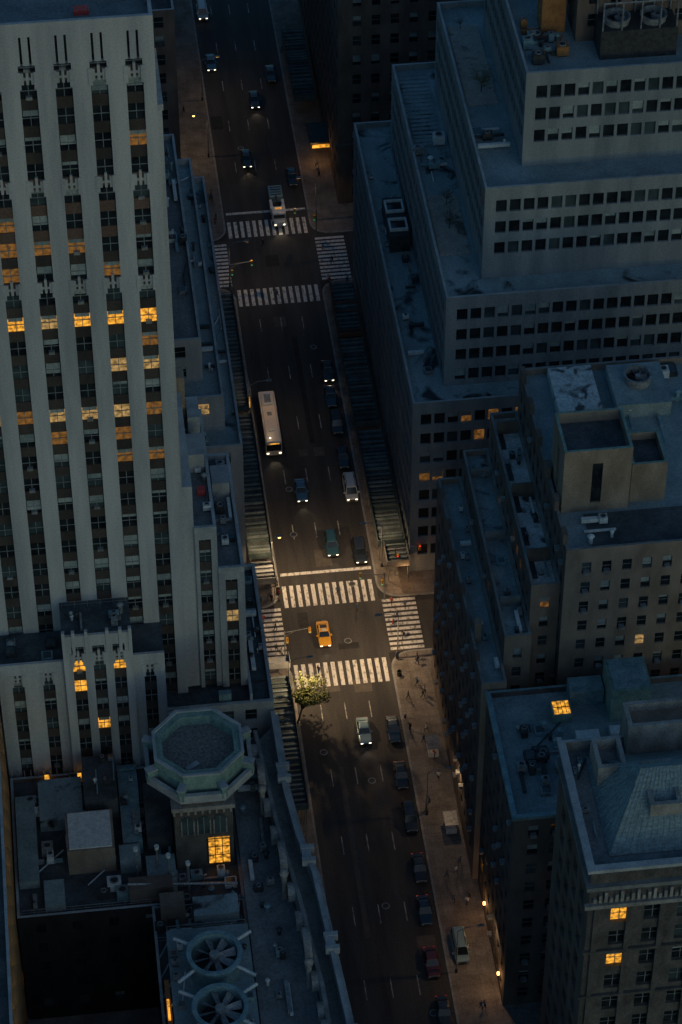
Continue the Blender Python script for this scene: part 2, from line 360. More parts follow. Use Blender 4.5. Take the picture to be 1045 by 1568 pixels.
# ------------------------------------------------------------------ A: pale setback tower
def slots(b,o,ud,W,z0,z1,centers,sw,fh,phase,wall,litf,orn=(),dep=.55,slit=None):
    n=(ud[1],-ud[0])
    def P(s,d,z): return (o[0]+ud[0]*s+n[0]*d,o[1]+ud[1]*s+n[1]*d,z)
    def Q(part,mat,s0,s1,za,zb,d):
        if zb>za+.01: b.q(part,mat,P(s0,d,za),P(s1,d,za),P(s1,d,zb),P(s0,d,zb))
    def BX(part,mat,s0,s1,d0,d1,za,zb):
        p0=P(s0,d0,za);p1=P(s1,d1,zb); xs=sorted([p0[0],p1[0]]);ys=sorted([p0[1],p1[1]]); b.box(part,mat,xs[0],xs[1],ys[0],ys[1],za,zb)
    zs=z1-1.2 if not slit else slit
    s=0
    for c in sorted(centers):
        a,e=c-sw/2,c+sw/2
        Q('walls',wall,s,a,z0,z1,0); s=e
        b.q('walls',wall,P(a,0,z0),P(a,-dep,z0),P(a,-dep,zs),P(a,0,zs)); b.q('walls',wall,P(e,-dep,z0),P(e,0,z0),P(e,0,zs),P(e,-dep,zs))
        b.q('walls',wall,P(a,-dep,zs),P(e,-dep,zs),P(e,0,zs),P(a,0,zs))
        if slit:
            for (m0,m1) in ((a,a+.3),(c-.35,c+.35),(e-.3,e)): Q('walls',wall,m0,m1,zs,z1,0)
            for (m0,m1) in ((a+.3,c-.35),(c+.35,e-.3)):
                Q('walls',wall,m0,m1,z1-.8,z1,0); Q('windows','glass',m0,m1,zs,z1-.8,-.4)
                b.q('walls',wall,P(m0,0,zs),P(m0,-.4,zs),P(m0,-.4,z1-.8),P(m0,0,z1-.8)); b.q('walls',wall,P(m1,-.4,zs),P(m1,0,zs),P(m1,0,z1-.8),P(m1,-.4,z1-.8))
        else: Q('walls',wall,a,e,zs,z1,0)
        z=phase
        while z>z0-fh: z-=fh
        while z<zs:
            zb=max(z,z0); zt=min(z+2.05,zs)
            if zt>zb+.1:
                g='glass' if R.random()<.72 else 'glass_b'
                l=litf(z,c) if litf else None
                if l: g=l
                Q('windows',g,a,e,zb,zt,-dep+.05)
                x=R.random()
                if x<.5 and zt-zb>1.5:
                    h=R.choice([.5,.8,1.0,1.3,1.6]) if not l else .6
                    Q('window_blinds','blind' ,a+.08,e-.08,zt-h,zt-.05,-dep+.1)
                BX('window_frames','win_frame',a,e,-dep+.1,-dep+.16,(zb+zt)/2-.05,(zb+zt)/2+.05)
                BX('window_frames','win_frame',c-.04,c+.04,-dep+.1,-dep+.15,zb,zt)
                if R.random()<.15: BX('window_frames','metal_grey',c-.35,c+.35,-dep+.1,-.05,zb,zb+.4)
            s0=max(z+2.05,z0); s1=min(z+fh,zs)
            if s1>s0:
                Q('spandrels','red_spandrel' if (97<z<107 ) else 'bronze_spandrel',a,e,s0,s1,-dep+.2)
                b.q('spandrels','bronze_spandrel',P(a,-dep+.2,s1),P(e,-dep+.2,s1),P(e,-dep,s1),P(a,-dep,s1))
                for zo in orn:
                    if s0-fh/2<zo<=s0+fh/2:
                        for k in (-.55,0,.55):
                            BX('carved_ornament',wall,c+k-.15,c+k+.15,-dep+.2,-.12,s0-.1,s1-.15+(.5 if k==0 else 0))
                        BX('carved_ornament',wall,a,e,-dep+.2,-.18,s0+.45,s0+.75)
                        for sgn in (-1,1):
                            cc=a if sgn<0 else e
                            BX('carved_ornament',wall,cc-.22,cc+.22,.0,.1,s0-.6,s1+.1)
            z+=fh
    Q('walls',wall,s,W,z0,z1,0)
tw=B('setback_office_tower',(0,264,0))
X0,X1,YF=-17.,11.2,257.
cent=[8.95-3.79*k-X0 for k in range(7)]
FH=3.55; PH=88.2
def litA(z,c):
    if abs(z-PH)<.5: return 'lit_amber' if R.random()<.8 else 'lit_warm'
    if abs(z-(PH-4*FH))<.6: return 'lit_warm' if R.random()<.8 else 'lit_dim'
    v=R.random()
    return 'lit_dim' if v<.07 else ('lit_warm' if v<.095 else None)
slots(tw,(X0,YF),(1,0),X1-X0,26.,129.,cent,1.82,FH,PH,'stone_pale',litA,orn=(122.5,109.5,94.6),slit=124.6)
stT=dict(bay=3.79,ww=1.7,fh=FH,wh=2.0,lit=.04,mg=.6)
facade(tw,(X0,280),(0,-1),23,0,129,stT,'stone_pale'); facade(tw,(X1,YF),(0,1),23,0,129,stT,'stone_pale'); facade(tw,(X1,280),(-1,0),X1-X0,0,129,stT,'stone_pale')
for p in ((X0,YF,X1,YF+.4),(X0,279.6,X1,280),(X0,YF+.4,X0+.4,279.6),(X1-.4,YF+.4,X1,279.6)):
    tw.box('parapet','stone_pale',p[0],p[2],p[1],p[3],129.0,129.9)
tw.q('roof','roof_grey',(X0,YF,129.002),(X1,YF,129.002),(X1,280,129.002),(X0,280,129.002))
clutter(tw,1,11,259,270,129,18,3,big=1.2)
tw.box('rooftop_units','red_paint',3,4.6,259.2,260.2,129,129.6)
tw.box('buttress','stone_pale',X1,11.7,YF+.3,275,27,117.5)
tw.box('buttress','stone_pale',11.7,12.95,YF+.35,275,27,62)
tw.box('buttress','coping',X1+.003,11.85,YF+.25,268,117.5,118.3)
stW=dict(bay=3.2,ww=1.35,fh=3.55,wh=2.2,lit=.05,sill=.7,blind=.4,mg=.35,dep=.4)
def wing(x0,x1,y0,y1,z0,z1,cs,wall='stone_wing',roof='roof_grey',lit=None):
    slots(tw,(x0,y0),(1,0),x1-x0,z0,z1,[c-x0 for c in cs],1.5,FH,PH,wall,lit or (lambda z,c:('lit_warm' if R.random()<.06 else None)))
    facade(tw,(x1,y0),(0,1),y1-y0,z0,z1,stW,wall); facade(tw,(x1,y1),(-1,0),x1-x0,z0,z1,stW,wall)
    z=z1
    tw.q('roof',roof,(x0,y0+.4,z),(x1-.4,y0+.4,z),(x1-.4,y1-.4,z),(x0,y1-.4,z))
    tw.box('parapet','coping',x0,x1,y0,y0+.4,z,z+.9); tw.box('parapet','coping',x1-.4,x1,y0+.4,y1,z,z+.9); tw.box('parapet','coping',x0,x1-.4,y1-.4,y1,z,z+.9)
wing(12.95,15.7,YF-.05,279,27,54.5,[14.2])
wing(15.7,18.95,YF-.3,278,27,47.5,[17.3])
clutter(tw,13.3,15.2,259,277,54.5,10,8,big=.7); clutter(tw,16.1,18.3,259,277,47.5,12,9,big=.7)
tw.box('roof_bulkhead','stone_wing',13.2,15.2,268,272,54.5,57.5); tw.box('roof_bulkhead','stone_wing',16.2,18.4,270.5,274,47.5,50)
tw.box('roof_bulkhead','brick_tan',12.0,13.6,276.5,278.5,54.5,63); tw.box('roof_hatch','red_paint',13.9,14.9,263.6,264.6,54.5,55.3)
tw.box('roof_bulkhead','coping',13.7,15.2,274.5,278.5,54.5,58)
block(tw,-17,22.,253.5,279,0,27,'stone_wing','roof_tar',dict(bay=3.0,ww=1.5,fh=3.6,wh=2.1,lit=.08,sill=.8,dep=.35),par=.8,pt=.45)
tw.box('parapet','coping',18.96,19.3,254,278.5,26.2,28.2)
clutter(tw,19.8,21.3,256,277,26.2,14,12,big=.6)
tw.box('rooftop_units','teal_metal',15.0,16.6,254.4,255.2,26.2,28)
def bay(x0,x1,y0,z1,cs):
    slots(tw,(x0,y0),(1,0),x1-x0,16,z1,[c-x0 for c in cs],1.5,FH,PH,'stone_pale',lambda z,c:('lit_amber' if R.random()<.05 else None),orn=(z1-2.6,))
    for xx,ud,oy in ((x0,(0,-1),YF),(x1,(0,1),y0)):
        facade(tw,(xx,oy),ud,YF-y0,16,z1,dict(bay=9,ww=1,fh=FH,wh=2),'stone_wing')
    tw.q('roof','roof_tar',(x0,y0+.4,z1-.01),(x1,y0+.4,z1-.01),(x1,YF,z1-.01),(x0,YF,z1-.01))
    tw.box('parapet','stone_pale',x0,x1,y0,y0+.4,z1,z1+.7)
bay(-12.6,-4.3,250.9,39.6,[-10.2,-6.4]); bay(-4.3,4.3,250.2,44.5,[-2.45,0.1,2.6]); bay(4.3,8.2,250.9,39.6,[6.3])
for x in (-4.1,-2.9,-1.3,1.3,2.9,4.1): tw.box('carved_ornament','stone_pale',x-.2,x+.2,250.0,250.5,42,46)
railing(tw,[(-4,256),(4,256)],44.5); clutter(tw,-3.5,3.8,251.5,254.5,44.5,8,77,big=.8)
clutter(tw,-12,-5,252,256,39.6,5,78,big=.7)
for i in range(30): tw.box('balustrade','metal_grey',-16.5+i*.83,-16.35+i*.83,250.05,250.19,16.0,21.6)
tw.done()
# ------------------------------------------------------------------ C: ornate building with octagonal turret
oc=B('ornate_building',(8,225,0))
stO=dict(bay=3.0,ww=1.4,fh=3.7,wh=2.2,lit=.04,sill=.8,dep=.3)
stK=dict(bay=4.5,ww=1.2,fh=3.7,wh=1.8,lit=0,blind=.05,mull=False)
block(oc,-12.5,15.5,227,250.0,0,20.6,'near_black_wall','roof_tar',stK,par=.6,faces='SEW',inner='brick_dark')
block(oc,-12.5,4.0,188,205,0,10,'near_black_wall','roof_tar',stK,par=.6)
block(oc,4.0,15.5,188,227,0,20.5,'near_black_wall','roof_tar',stK,par=.6,faces='SWE',inner='brick_dark')
oc.box('penthouse','brick_tan',-5.8,0.1,233.6,240,20,24.4); oc.box('penthouse','metal_white',-5.5,-.2,233.9,239.7,24.4,24.6)
for (x0,x1,y0,y1,z1,m) in ((-12,-9.5,232,246,21.4,'roof_blue'),(-9,-3.5,241,248,22,'roof_stain'),(-3.2,1.0,241.5,249,24.5,'roof_tar'),(1.2,3.6,236,249,22.3,'teal_metal'),(3.8,7.4,229,234,21.8,'roof_stain'),(1.4,6.8,227.8,229.8,23.0,'brick_dark'),(4.2,7.4,236,245,23,'roof_tar'),(-9,-6.5,228,232,21.3,'roof_blue'),(0.6,3.2,233,235.5,22.6,'roof_blue'),(9,14.5,223,226,22.8,'roof_stain'),(5,8,224,226.5,23.5,'brick_dark')):
    oc.box('roof_bulkhead',m,x0,x1,y0,y1,15.5,z1)
clutter(oc,-11.5,7,228.5,249,20.0,60,21); clutter(oc,4.5,15,222,231.5,19.9,56,22,big=.9)
clutter(oc,-2.8,.8,242,248.6,24.5,6,23,big=.6); clutter(oc,1.4,3.4,237,248,22.3,6,24,big=.5)
for (x,y) in ((5.2,232),(6.5,230.5),(8.8,229),(2.6,232)):
    oc.tube('rooftop_pipes','metal_grey',(x,y,20),(x,y,25.5),.16); oc.cyl('rooftop_pipes','metal_white',(x,y),.3,25.4,25.9,8)
oc.tube('rooftop_pipes','metal_grey',(1.3,228.6,23.2),(14.8,228.6,21.5),.18); oc.tube('rooftop_pipes','teal_metal',(6.9,222,21),(6.9,235.5,21.4),.2)
oc.box('lit_door','lit_amber',-8.1,-7.5,249.0,249.3,20.3,21.4); oc.box('lit_door','lit_amber',-3.9,-3.4,248.9,249.2,20.3,21.3)
railing(oc,[(-12,227.6),(4,227.6)],20.2); railing(oc,[(1.2,236),(1.2,249)],22.3); railing(oc,[(4.3,221.6),(14,221.6)],20)
cx,cy=11.2,238.2
oc.box('turret_base','dark_stone',7.6,14.8,232.8,243.5,20,31.2)
oc.box('turret_base','ornate_stone',7.3,15.1,232.4,243.8,31.2,31.9)
for k in range(9): oc.box('turret_base','ornate_stone',7.5+k*.87,7.75+k*.87,232.45,232.8,30.5,31.2)
for x0,x1,z0,z1,m in ((8.5,9.9,26.6,29.2,'glass_b'),(10.5,11.9,26.6,29.2,'glass_b'),(12.5,13.9,26.6,29.2,'glass_b')):
    oc.box('turret_windows',m,x0,x1,232.66,232.9,z0,z1)
    v=[(x0+(x1-x0)/2+math.cos(math.pi*i/8)*(x1-x0)/2,232.66,z1+math.sin(math.pi*i/8)*(x1-x0)/2) for i in range(9)]
    oc.add('turret_windows',m,v,[list(range(9))[::-1]])
    oc.box('turret_frames','ornate_stone',x0-.15,x0,232.55,232.9,z0,z1); oc.box('turret_frames','ornate_stone',x1,x1+.15,232.55,232.9,z0,z1); oc.box('turret_frames','win_frame',(x0+x1)/2-.05,(x0+x1)/2+.05,232.6,232.9,z0,z1+.5)
oc.box('turret_windows','lit_amber',11.6,14.3,232.64,232.85,20.9,25.6)
for x in (11.55,12.4,13.3,14.25): oc.box('turret_frames','metal_dark',x,x+.1,232.55,232.8,20.9,25.6)
for z in (22.4,24.0,25.5): oc.box('turret_frames','metal_dark',11.6,14.35,232.56,232.79,z,z+.08)
r8=math.pi/8
oc.cyl('turret','dark_stone',(cx,cy),6.0,31.9,34.2,8,rot=r8)
oc.ring('turret_cornice','coping',(cx,cy),6.55,7.1,33.6,34.9,8,r8,'roof_tar',34.0)
oc.ring('turret_parapet','copper_green',(cx,cy),4.7,5.9,34.0,37.2,8,r8,'gravel',35.7)
oc.ring('turret_parapet','coping',(cx,cy),5.55,5.95,37.2,37.45,8,r8)
oc.obox('turret_roof_slab','coping',(cx-.9,cy-2.4,35.75),1.8,.7,.05,.6)
for i in range(8):
    an=r8+i*math.pi/4; oc.obox('turret_buttress','copper_green',(cx+6.4*math.cos(an),cy+6.4*math.sin(an),34.0),1.3,.8,1.8,an)
    oc.obox('turret_buttress','coping',(cx+6.4*math.cos(an),cy+6.4*math.sin(an),35.8),1.5,1.0,.2,an)
oc.box('fan_deck','roof_blue',5.4,15.3,200,221,20,23); railing(oc,[(5.5,220.8),(15,220.8)],23)
for y in (214.5,206.6):
    fan(oc,(10.8,y),3.1,23,26.2,'teal_metal',8)
    for sx in (-1,1):
        for sy in (-1,1):
            oc.tube('fan_braces','metal_white',(10.8+sx*2.6,y+sy*1.9,25.6),(10.8+sx*4.6,y+sy*3.3,25.4),.22)
clutter(oc,5.8,7.2,202,220,23,8,31,big=.7); clutter(oc,14.2,15.0,202,220,23,5,32,big=.6)
oc.box('fan_deck','rust',4.6,5.2,201,214,22,22.5)
for y in range(201,222,3): oc.tube('fan_deck','teal_metal',(4.4,y,20.5),(5.4,y,23),.12)
oc.box('lit_strip','lit_amber',4.7,5.0,208,211,22.5,22.7)
outer=[(22.0,253),(22.2,240),(23.0,232),(24.3,226),(25.0,215),(25.7,204),(26.0,188)]
inner=[(19.4,250),(20.6,234),(21.2,229),(22.1,222),(22.8,214),(23.3,209),(23.8,188)]
def strip(part,mat,A,Bp,z0,z1,topmat=None):
    n=len(A)
    for i in range(n-1):
        a,b_,c,d=A[i],A[i+1],Bp[i+1],Bp[i]
        oc.q(part,topmat or mat,(a[0],a[1],z1),(d[0],d[1],z1),(c[0],c[1],z1),(b_[0],b_[1],z1))
        oc.q(part,mat,(a[0],a[1],z0),(a[0],a[1],z1),(b_[0],b_[1],z1),(b_[0],b_[1],z0))
        oc.q(part,mat,(d[0],d[1],z0),(c[0],c[1],z0),(c[0],c[1],z1),(d[0],d[1],z1))
    for a,d in ((A[0],Bp[0]),(A[-1],Bp[-1])): oc.q(part,mat,(a[0],a[1],z0),(d[0],d[1],z0),(d[0],d[1],z1),(a[0],a[1],z1))
def offs(L,dx): return [(x+dx,y) for x,y in L]
west=[(15.5,y) for x,y in inner]
strip('east_wing','ornate_stone',offs(inner,-.6),west,0,22.2,'roof_grey')
strip('east_wing_facade','ornate_stone',outer,offs(inner,-.05),0,23.2,'roof_grey')
strip('parapet','coping',outer,offs(outer,-.55),23.2,25.6,'coping')
strip('parapet','ornate_stone',inner,offs(inner,-.5),22.2,25.6,'coping_dark')
strip('cornice','coping',offs(outer,.45),offs(outer,.02),24.3,24.9)
def lerpL(L,y):
    for a,b_ in zip(L[:-1],L[1:]):
        if b_[1]<=y<=a[1]: t=(y-a[1])/(b_[1]-a[1]); return a[0]+(b_[0]-a[0])*t
    return L[-1][0]
yy=247.0;k=0
while yy>192:
    x=lerpL(inner,yy)
    big=(k%3==1)
    w=2.4 if big else 1.1; h=1.8 if big else 1.0
    prof=[(-w,0)]+[(-w*math.cos(math.pi*i/10),h+ w*.6*math.sin(math.pi*i/10)) for i in range(11)]+[(w,0)]
    nn=len(prof)
    v=[(x-1.3,yy+p[0],23.9+p[1]) for p in prof]+[(x-.4,yy+p[0],23.9+p[1]) for p in prof]
    oc.add('dormers','ornate_stone',v,[[i,(i+1)%nn,(i+1)%nn+nn,i+nn] for i in range(nn)]+[list(range(nn))[::-1],list(range(nn,2*nn))])
    pw=[(p[0]*.6,.3+p[1]*.75) for p in prof]
    oc.add('dormer_windows','glass_b',[(x-1.33,yy+p[0],23.8+p[1]) for p in pw],[list(range(nn))])
    if big: oc.sphere('finials','ornate_stone',(x-1.0,yy-3.6,26.9),.6); oc.cyl('finials','ornate_stone',(x-1.0,yy-3.6),.34,22.2,26.5,8)
    xo=lerpL(outer,yy)
    if big:
        oc.box('parapet_blocks','coping',xo-1.0,xo+.7,yy-1.3,yy-.7,25.0,26.1); oc.box('parapet_blocks','coping',xo-1.0,xo+.7,yy+.7,yy+1.3,25.0,26.1); oc.box('parapet_blocks','coping',xo-.9,xo+.2,yy-.7,yy+.7,25.6,25.95)
    yy-=4.6;k+=1
clutter(oc,16.2,18.8,226,249,22.2,14,41,big=.7); clutter(oc,16.2,19.5,190,224,22.2,18,42,big=.7)
oc.done()
w=B('brick_warehouse',(-20,215,0)); block(w,-30,-12.7,186,248,0,40,'brick_orange','roof_tar',stO,par=1.0,inner='brick_orange'); w.done()
# ------------------------------------------------------------------ G : terraced building north-west
gb=B('terraced_office_building',(10,335,0))
stG=dict(bay=2.9,ww=1.5,fh=3.6,wh=2.1,lit=.06,sill=.8,dep=.3)
block(gb,-20,22.7,303,366.5,0,27,'stone_wing','roof_stain',stG,par=1.0,cop='coping')
block(gb,-20,20.6,307.5,364,26,32.5,'stone_wing','roof_blue',stG,par=.9,cop='coping')
block(gb,-20,18.0,312,361,31.6,39.5,'stone_wing','roof_grey',stG,par=.9,cop='coping')
block(gb,-20,14.4,318,356,38.6,52,'brick_tan','roof_grey',stG,par=.9)
block(gb,-20,12.5,303.5,318,38,48,'stone_wing','roof_grey',stG,par=.9)
clutter(gb,15,17.3,314,359,38.7,18,51,big=.7); clutter(gb,18.4,20,312,360,31.6,14,52,big=.5); clutter(gb,21,22.2,308,362,26,12,53,big=.4)
clutter(gb,14,17.5,304,307,26.0,6,54,big=.8)
gb.done()
nb_=B('office_building',(0,430,0)); block(nb_,-60,20.5,391,462,0,42,'brick_dark','roof_tar',stG); clutter(nb_,5,19,393,440,41,16,61,big=1.2)
nb_.box('roof_bulkhead','shed_red',12,17,400,406,41,44); nb_.done()
# ------------------------------------------------------------------ Right tower
rt=B('ziggurat_office_tower',(80,335,0))
stR=dict(bay=1.92,ww=1.5,fh=3.62,wh=2.05,sill=.9,lit=.006,blind=.2,dep=.3,top=1.5,mull=False,mg=.5)
tiers=[(46.7,302,369.5,0,33.),(51.7,306.4,363,32,48),(57.4,311.3,357,47,62.6),(63.4,317,351,61.6,77)]
roofs=['roof_stain','roof_stain','roof_blue','roof_blue']
for (x,y0,y1,z0,z1),rf in zip(tiers,roofs):
    def litR(r,k,xx,z0=z0):
        if z0==0 and r==7 and xx>47 and R.random()<.3: return R.choice(['lit_dim','lit_warm','lit_dim'])
        if z0==0 and r>=3 and xx>46.8 and R.random()<.08: return 'lit_dim'
        return None
    s=dict(stR); s['litf']=litR
    block(rt,x,112,y0,y1,z0,z1,'conc_blue',rf,s,par=1.0,cop='coping',west='conc_west_shaded')
block(rt,71.5,112,325,351,76,96,'brick_dark','roof_tar',dict(bay=3,ww=1.4,fh=3.6,wh=2,lit=.02))
rt.box('mechanical_box','rust',67.2,70.5,327.5,331,76,82.5); rt.box('mechanical_box','metal_dark',74,84.5,320.3,324.9,76,80.5)
for x in (76.5,81.5): fan(rt,(x,322.6),1.7,80.5,81.5,'metal_grey',7)
for x in (74.2,76.8,79.4,82,84.3):
    for y in (320.5,324.7): rt.tube('steel_frame','metal_grey',(x,y,80),(x,y,85),.12)
rt.tube('steel_frame','metal_grey',(74.2,320.5,84.8),(84.3,320.5,84.8),.12); rt.tube('steel_frame','metal_grey',(74.2,324.7,84.8),(84.3,324.7,84.8),.12)
rt.box('roof_patch','roof_tan',52.4,56.8,317,331,47.0,47.12); rt.box('roof_patch','roof_tan',58.2,62.6,332,352,61.6,61.72)
clutter(rt,64.5,70,320,330,76,22,71,mats=('metal_dark','teal_metal','rust')); clutter(rt,58,62.5,318,330,61.6,6,72)
clutter(rt,52.5,56.5,332,344,47,12,73,mats=('metal_white','teal_metal','metal_grey')); clutter(rt,47.6,50.8,304,366,32,18,74,big=.6)
rt.box('roof_bulkhead','metal_dark',48.2,51.2,337.5,347,32,35)
for y in (338.5,343.0):
    rt.ring('skylight','metal_white',(49.7,y+1.5),1.6,1.95,35,35.5,4,math.pi/4,'glass',35.1)
for y in range(343,362,1): rt.box('duckboards','roof_blue',52.6,56.8,y,y+.6,47.0,47.1)
for x in range(66,110,2): rt.box('duckboards','roof_blue' if x%4 else 'roof_tar',x,x+1.6,303.0,305.6,32.0,32.08)
rt.done()
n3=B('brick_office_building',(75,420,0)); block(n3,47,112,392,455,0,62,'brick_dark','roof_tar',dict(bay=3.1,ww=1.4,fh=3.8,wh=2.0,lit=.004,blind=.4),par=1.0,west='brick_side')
n3.box('cornice','brick_dark',46.4,112,391.5,392,12,12.6); n3.box('marquee','metal_dark',43.6,46.99,405,411,3.3,3.7); n3.box('marquee','lit_amber',44.0,46.98,404.8,404.98,2.7,3.3); n3.done()
# ------------------------------------------------------------------ D: brick building, stepped west wings
d=B('brick_hotel_building',(62,262,0))
stD=dict(bay=2.5,ww=1.15,fh=3.35,wh=1.8,sill=.8,lit=.035,blind=.4,dep=.25,ac=.25,top=1.6,mg=.4)
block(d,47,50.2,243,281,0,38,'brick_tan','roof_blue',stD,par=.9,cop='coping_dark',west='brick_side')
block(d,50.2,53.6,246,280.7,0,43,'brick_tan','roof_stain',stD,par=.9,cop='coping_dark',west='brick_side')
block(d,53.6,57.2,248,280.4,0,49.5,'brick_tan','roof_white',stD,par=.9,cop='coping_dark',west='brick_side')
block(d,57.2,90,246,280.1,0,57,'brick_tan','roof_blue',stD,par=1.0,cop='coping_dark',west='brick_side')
for y in (252,264,276):
    d.box('parapet','coping_dark',50.6,53.2,y,y+.4,42.1,43.6); d.box('parapet','brick_dark',54,56.8,y+1,y+1.4,48.6,50.6)
for y in (250,256,262,268,274): d.box('light_well','metal_dark',53.96,54.8,y,y+3.2,48.6,48.7)
d.box('chimney_stacks','brick_tan',47.4,48.2,251,252.1,37,40.5)
for y in (247,253,259,265,271,277):
    d.box('parapet_piers','brick_dark',56.9,57.5,y,y+1.6,57,58.6); d.box('parapet_piers','brick_dark',46.9,47.4,y,y+1.2,38,38.8)
block(d,57.9,66.3,253.6,261,56,66,'brick_tan','roof_tar',dict(bay=4,ww=1.3,fh=9,wh=6.5,sill=.8,top=.5,lit=0,blind=0,mull=False),par=1.6,cop='copper_green')
block(d,66.6,71.0,254.5,260.5,56,62.3,'brick_tan','roof_tar',dict(bay=30),par=1.2,cop='copper_green')
d.box('roof_patch','roof_white',60.6,66.2,270.5,279,56.0,57.6); d.box('roof_patch','roof_blue',68,75,270,278,56,58.2); fan(d,(71.4,274.5),1.7,58.2,59.4,'metal_grey',8)
d.box('roof_patch','roof_tar',60.6,76,246.6,253,56.0,56.1); clutter(d,60,64,247.5,252,56.1,5,81,mats=('metal_white',)); clutter(d,68,80,262,279,56,16,82)
clutter(d,59,66,262.5,269,56,8,83,big=1.1); clutter(d,50.8,53,247,279,42.1,10,84,big=.6); clutter(d,47.8,49.6,246,279,37.1,9,85,big=.5); clutter(d,54.2,56.6,249,279,48.6,8,86,big=.5)
d.done()
# ------------------------------------------------------------------ E : green-roof building
e=B('brick_loft_building',(65,232,0))
stE=dict(bay=2.7,ww=1.3,fh=3.5,wh=1.9,sill=.8,lit=.03,blind=.3,dep=.25,ac=.2,top=1.2)
block(e,47.7,85,222,242.6,0,37,'brick_side','roof_blue',stE,par=.9,cop='teal_metal',proud=.3)
e.box('penthouse','copper_green',62,67,236.5,242,36.1,41.5); e.box('penthouse','teal_metal',62.3,66.7,236.8,241.7,41.5,41.7)
e.box('penthouse','teal_metal',57.6,61.8,239.6,242.2,36.1,38.6)
e.box('skylight','copper_green',55.0,57.4,237,239.5,36.1,37.6); e.box('skylight','lit_amber',55.2,57.2,237.2,239.3,37.6,37.66)
for i in range(1,4): e.box('skylight','metal_dark',55.2+i*.5,55.26+i*.5,237.2,239.3,37.67,37.75)
e.box('skylight','metal_dark',55.2,57.2,238.2,238.27,37.67,37.76)
e.box('rooftop_units','metal_white',57.3,60.2,233.0,234.6,36.1,37.2); e.box('rooftop_units','metal_white',61.6,64,233.6,235,36.1,37.1)
e.box('roof_bulkhead','brick_tan',57.5,60.5,224,230,36.1,39)
for (x,y) in ((47.5,236),(47.5,224.5)): e.box('wall_lanterns','lamp_warm',x-.25,x+.05,y-.15,y+.15,3.4,3.8)
clutter(e,49,57,226,237,36.1,28,91,mats=('metal_dark','teal_metal','metal_grey')); e.done()
# ------------------------------------------------------------------ F : mansard roof building
f_=B('mansard_building',(62,204,0))
def litF(r,k,xx):
    if r==12 and 52<xx<57: return 'lit_amber'
    if r==10 and 52<xx<57: return 'lit_amber'
    return None
stF=dict(bay=3.7,ww=2.1,fh=3.9,wh=2.4,sill=.8,lit=.02,blind=.12,dep=.45,top=6.6,litf=litF)
block(f_,50.6,80,194.5,213,0,60,'dark_stone','roof_grey',stF,par=1.5,cop='coping',proud=.5,west='brick_dark',inner='ornate_stone')
for i in range(48):
    xx=51.0+i*.6; hh=.5+.35*((i*7)%3)
    f_.box('frieze','ornate_stone',xx,xx+.34,194.1,194.5,54.3,54.3+hh*1.4)
f_.box('belt_courses','ornate_stone',50.1,80,194.0,194.5,53.4,54.0); f_.box('belt_courses','coping_dark',50.1,80,193.9,194.5,56.6,57.2); f_.box('belt_courses','coping_dark',50.15,50.6,194.5,213,56.6,57.2)
for i in range(9): f_.box('pilasters','dark_stone',51.2+i*3.66,51.75+i*3.66,194.15,194.5,0,53.4)
for z in (14,22,29.5,37.5,45.5): f_.box('belt_courses','dark_stone',50.3,80,194.1,194.497,z,z+.35)
bx0,bx1,by0,by1=53.0,70,197,211.5; zr=58.6;zt=64.2
ridge=[(57.5,204.2,zt),(66,204.2,zt)]
f_.q('mansard_roof','slate',(bx0,by0,zr),(bx1,by0,zr),ridge[1],ridge[0]); f_.q('mansard_roof','slate',(bx1,by1,zr),(bx0,by1,zr),ridge[0],ridge[1])
f_.q('mansard_roof','slate',(bx0,by1,zr),(bx0,by0,zr),ridge[0]); f_.q('mansard_roof','slate',(bx1,by0,zr),(bx1,by1,zr),ridge[1])
for i in range(24):
    t=i/23; xa=bx0+(bx1-bx0)*t; xb=57.5+8.5*t
    f_.tube('roof_seams','teal_metal',(xa,by0,zr+.03),(xb,204.2,zt+.03),.06,n=4)
for i in range(14):
    t=i/13; f_.tube('roof_seams','teal_metal',(bx0,by0+(by1-by0)*t,zr+.03),(57.5,204.2,zt+.03),.06,n=4)
def hollow(x0,x1,y0,y1,z0,z1,floor,fm):
    for (a0,a1,c0,c1) in ((x0,x1,y0,y0+.5),(x0,x1,y1-.5,y1),(x0,x0+.5,y0+.5,y1-.5),(x1-.5,x1,y0+.5,y1-.5)): f_.box('roof_dormers','ornate_stone',a0,a1,c0,c1,z0,z1)
    f_.box('roof_dormers',fm,x0+.5,x1-.5,y0+.5,y1-.5,z0,floor)
hollow(53.4,56.6,206.5,211,58.5,62.2,60.6,'roof_grey')
hollow(57.9,61.4,200.0,206.5,58.5,62.8,61.6,'roof_blue')
f_.box('roof_dormers','lit_amber',58.5,60.8,202.6,205.6,61.61,61.66)
for i in range(1,3): f_.box('roof_dormers','metal_dark',58.5,60.8,202.6+i*.95,202.68+i*.95,61.67,61.74)
hollow(57.6,66,211.0,214.8,56,63.4,62.2,'brick_tan')
clutter(f_,66,78,196,212,58.5,10,95); clutter(f_,51.4,53,196,211,58.5,6,96,big=.5); f_.done()
for nm,x0,x1,y0,y1,z,wl in (('office_building',90.5,150,222,281,40,'brick_dark'),('office_building',47.5,110,120,188,30,'brick_dark'),('office_building',-110,-20.5,303,366,45,'brick_dark'),('office_building',-90,-32,190,280,38,'brick_tan'),('office_building',-40,20,120,184,28,'brick_dark')):
    q=B(nm,((x0+x1)/2,(y0+y1)/2,0)); block(q,x0,x1,y0,y1,0,z,wl,'roof_tar',dict(bay=4,ww=1.8,fh=3.8,wh=2,lit=.03,mull=False)); clutter(q,x0+3,x1-3,y0+3,y1-3,z-.9,12,int(x0)); q.done()
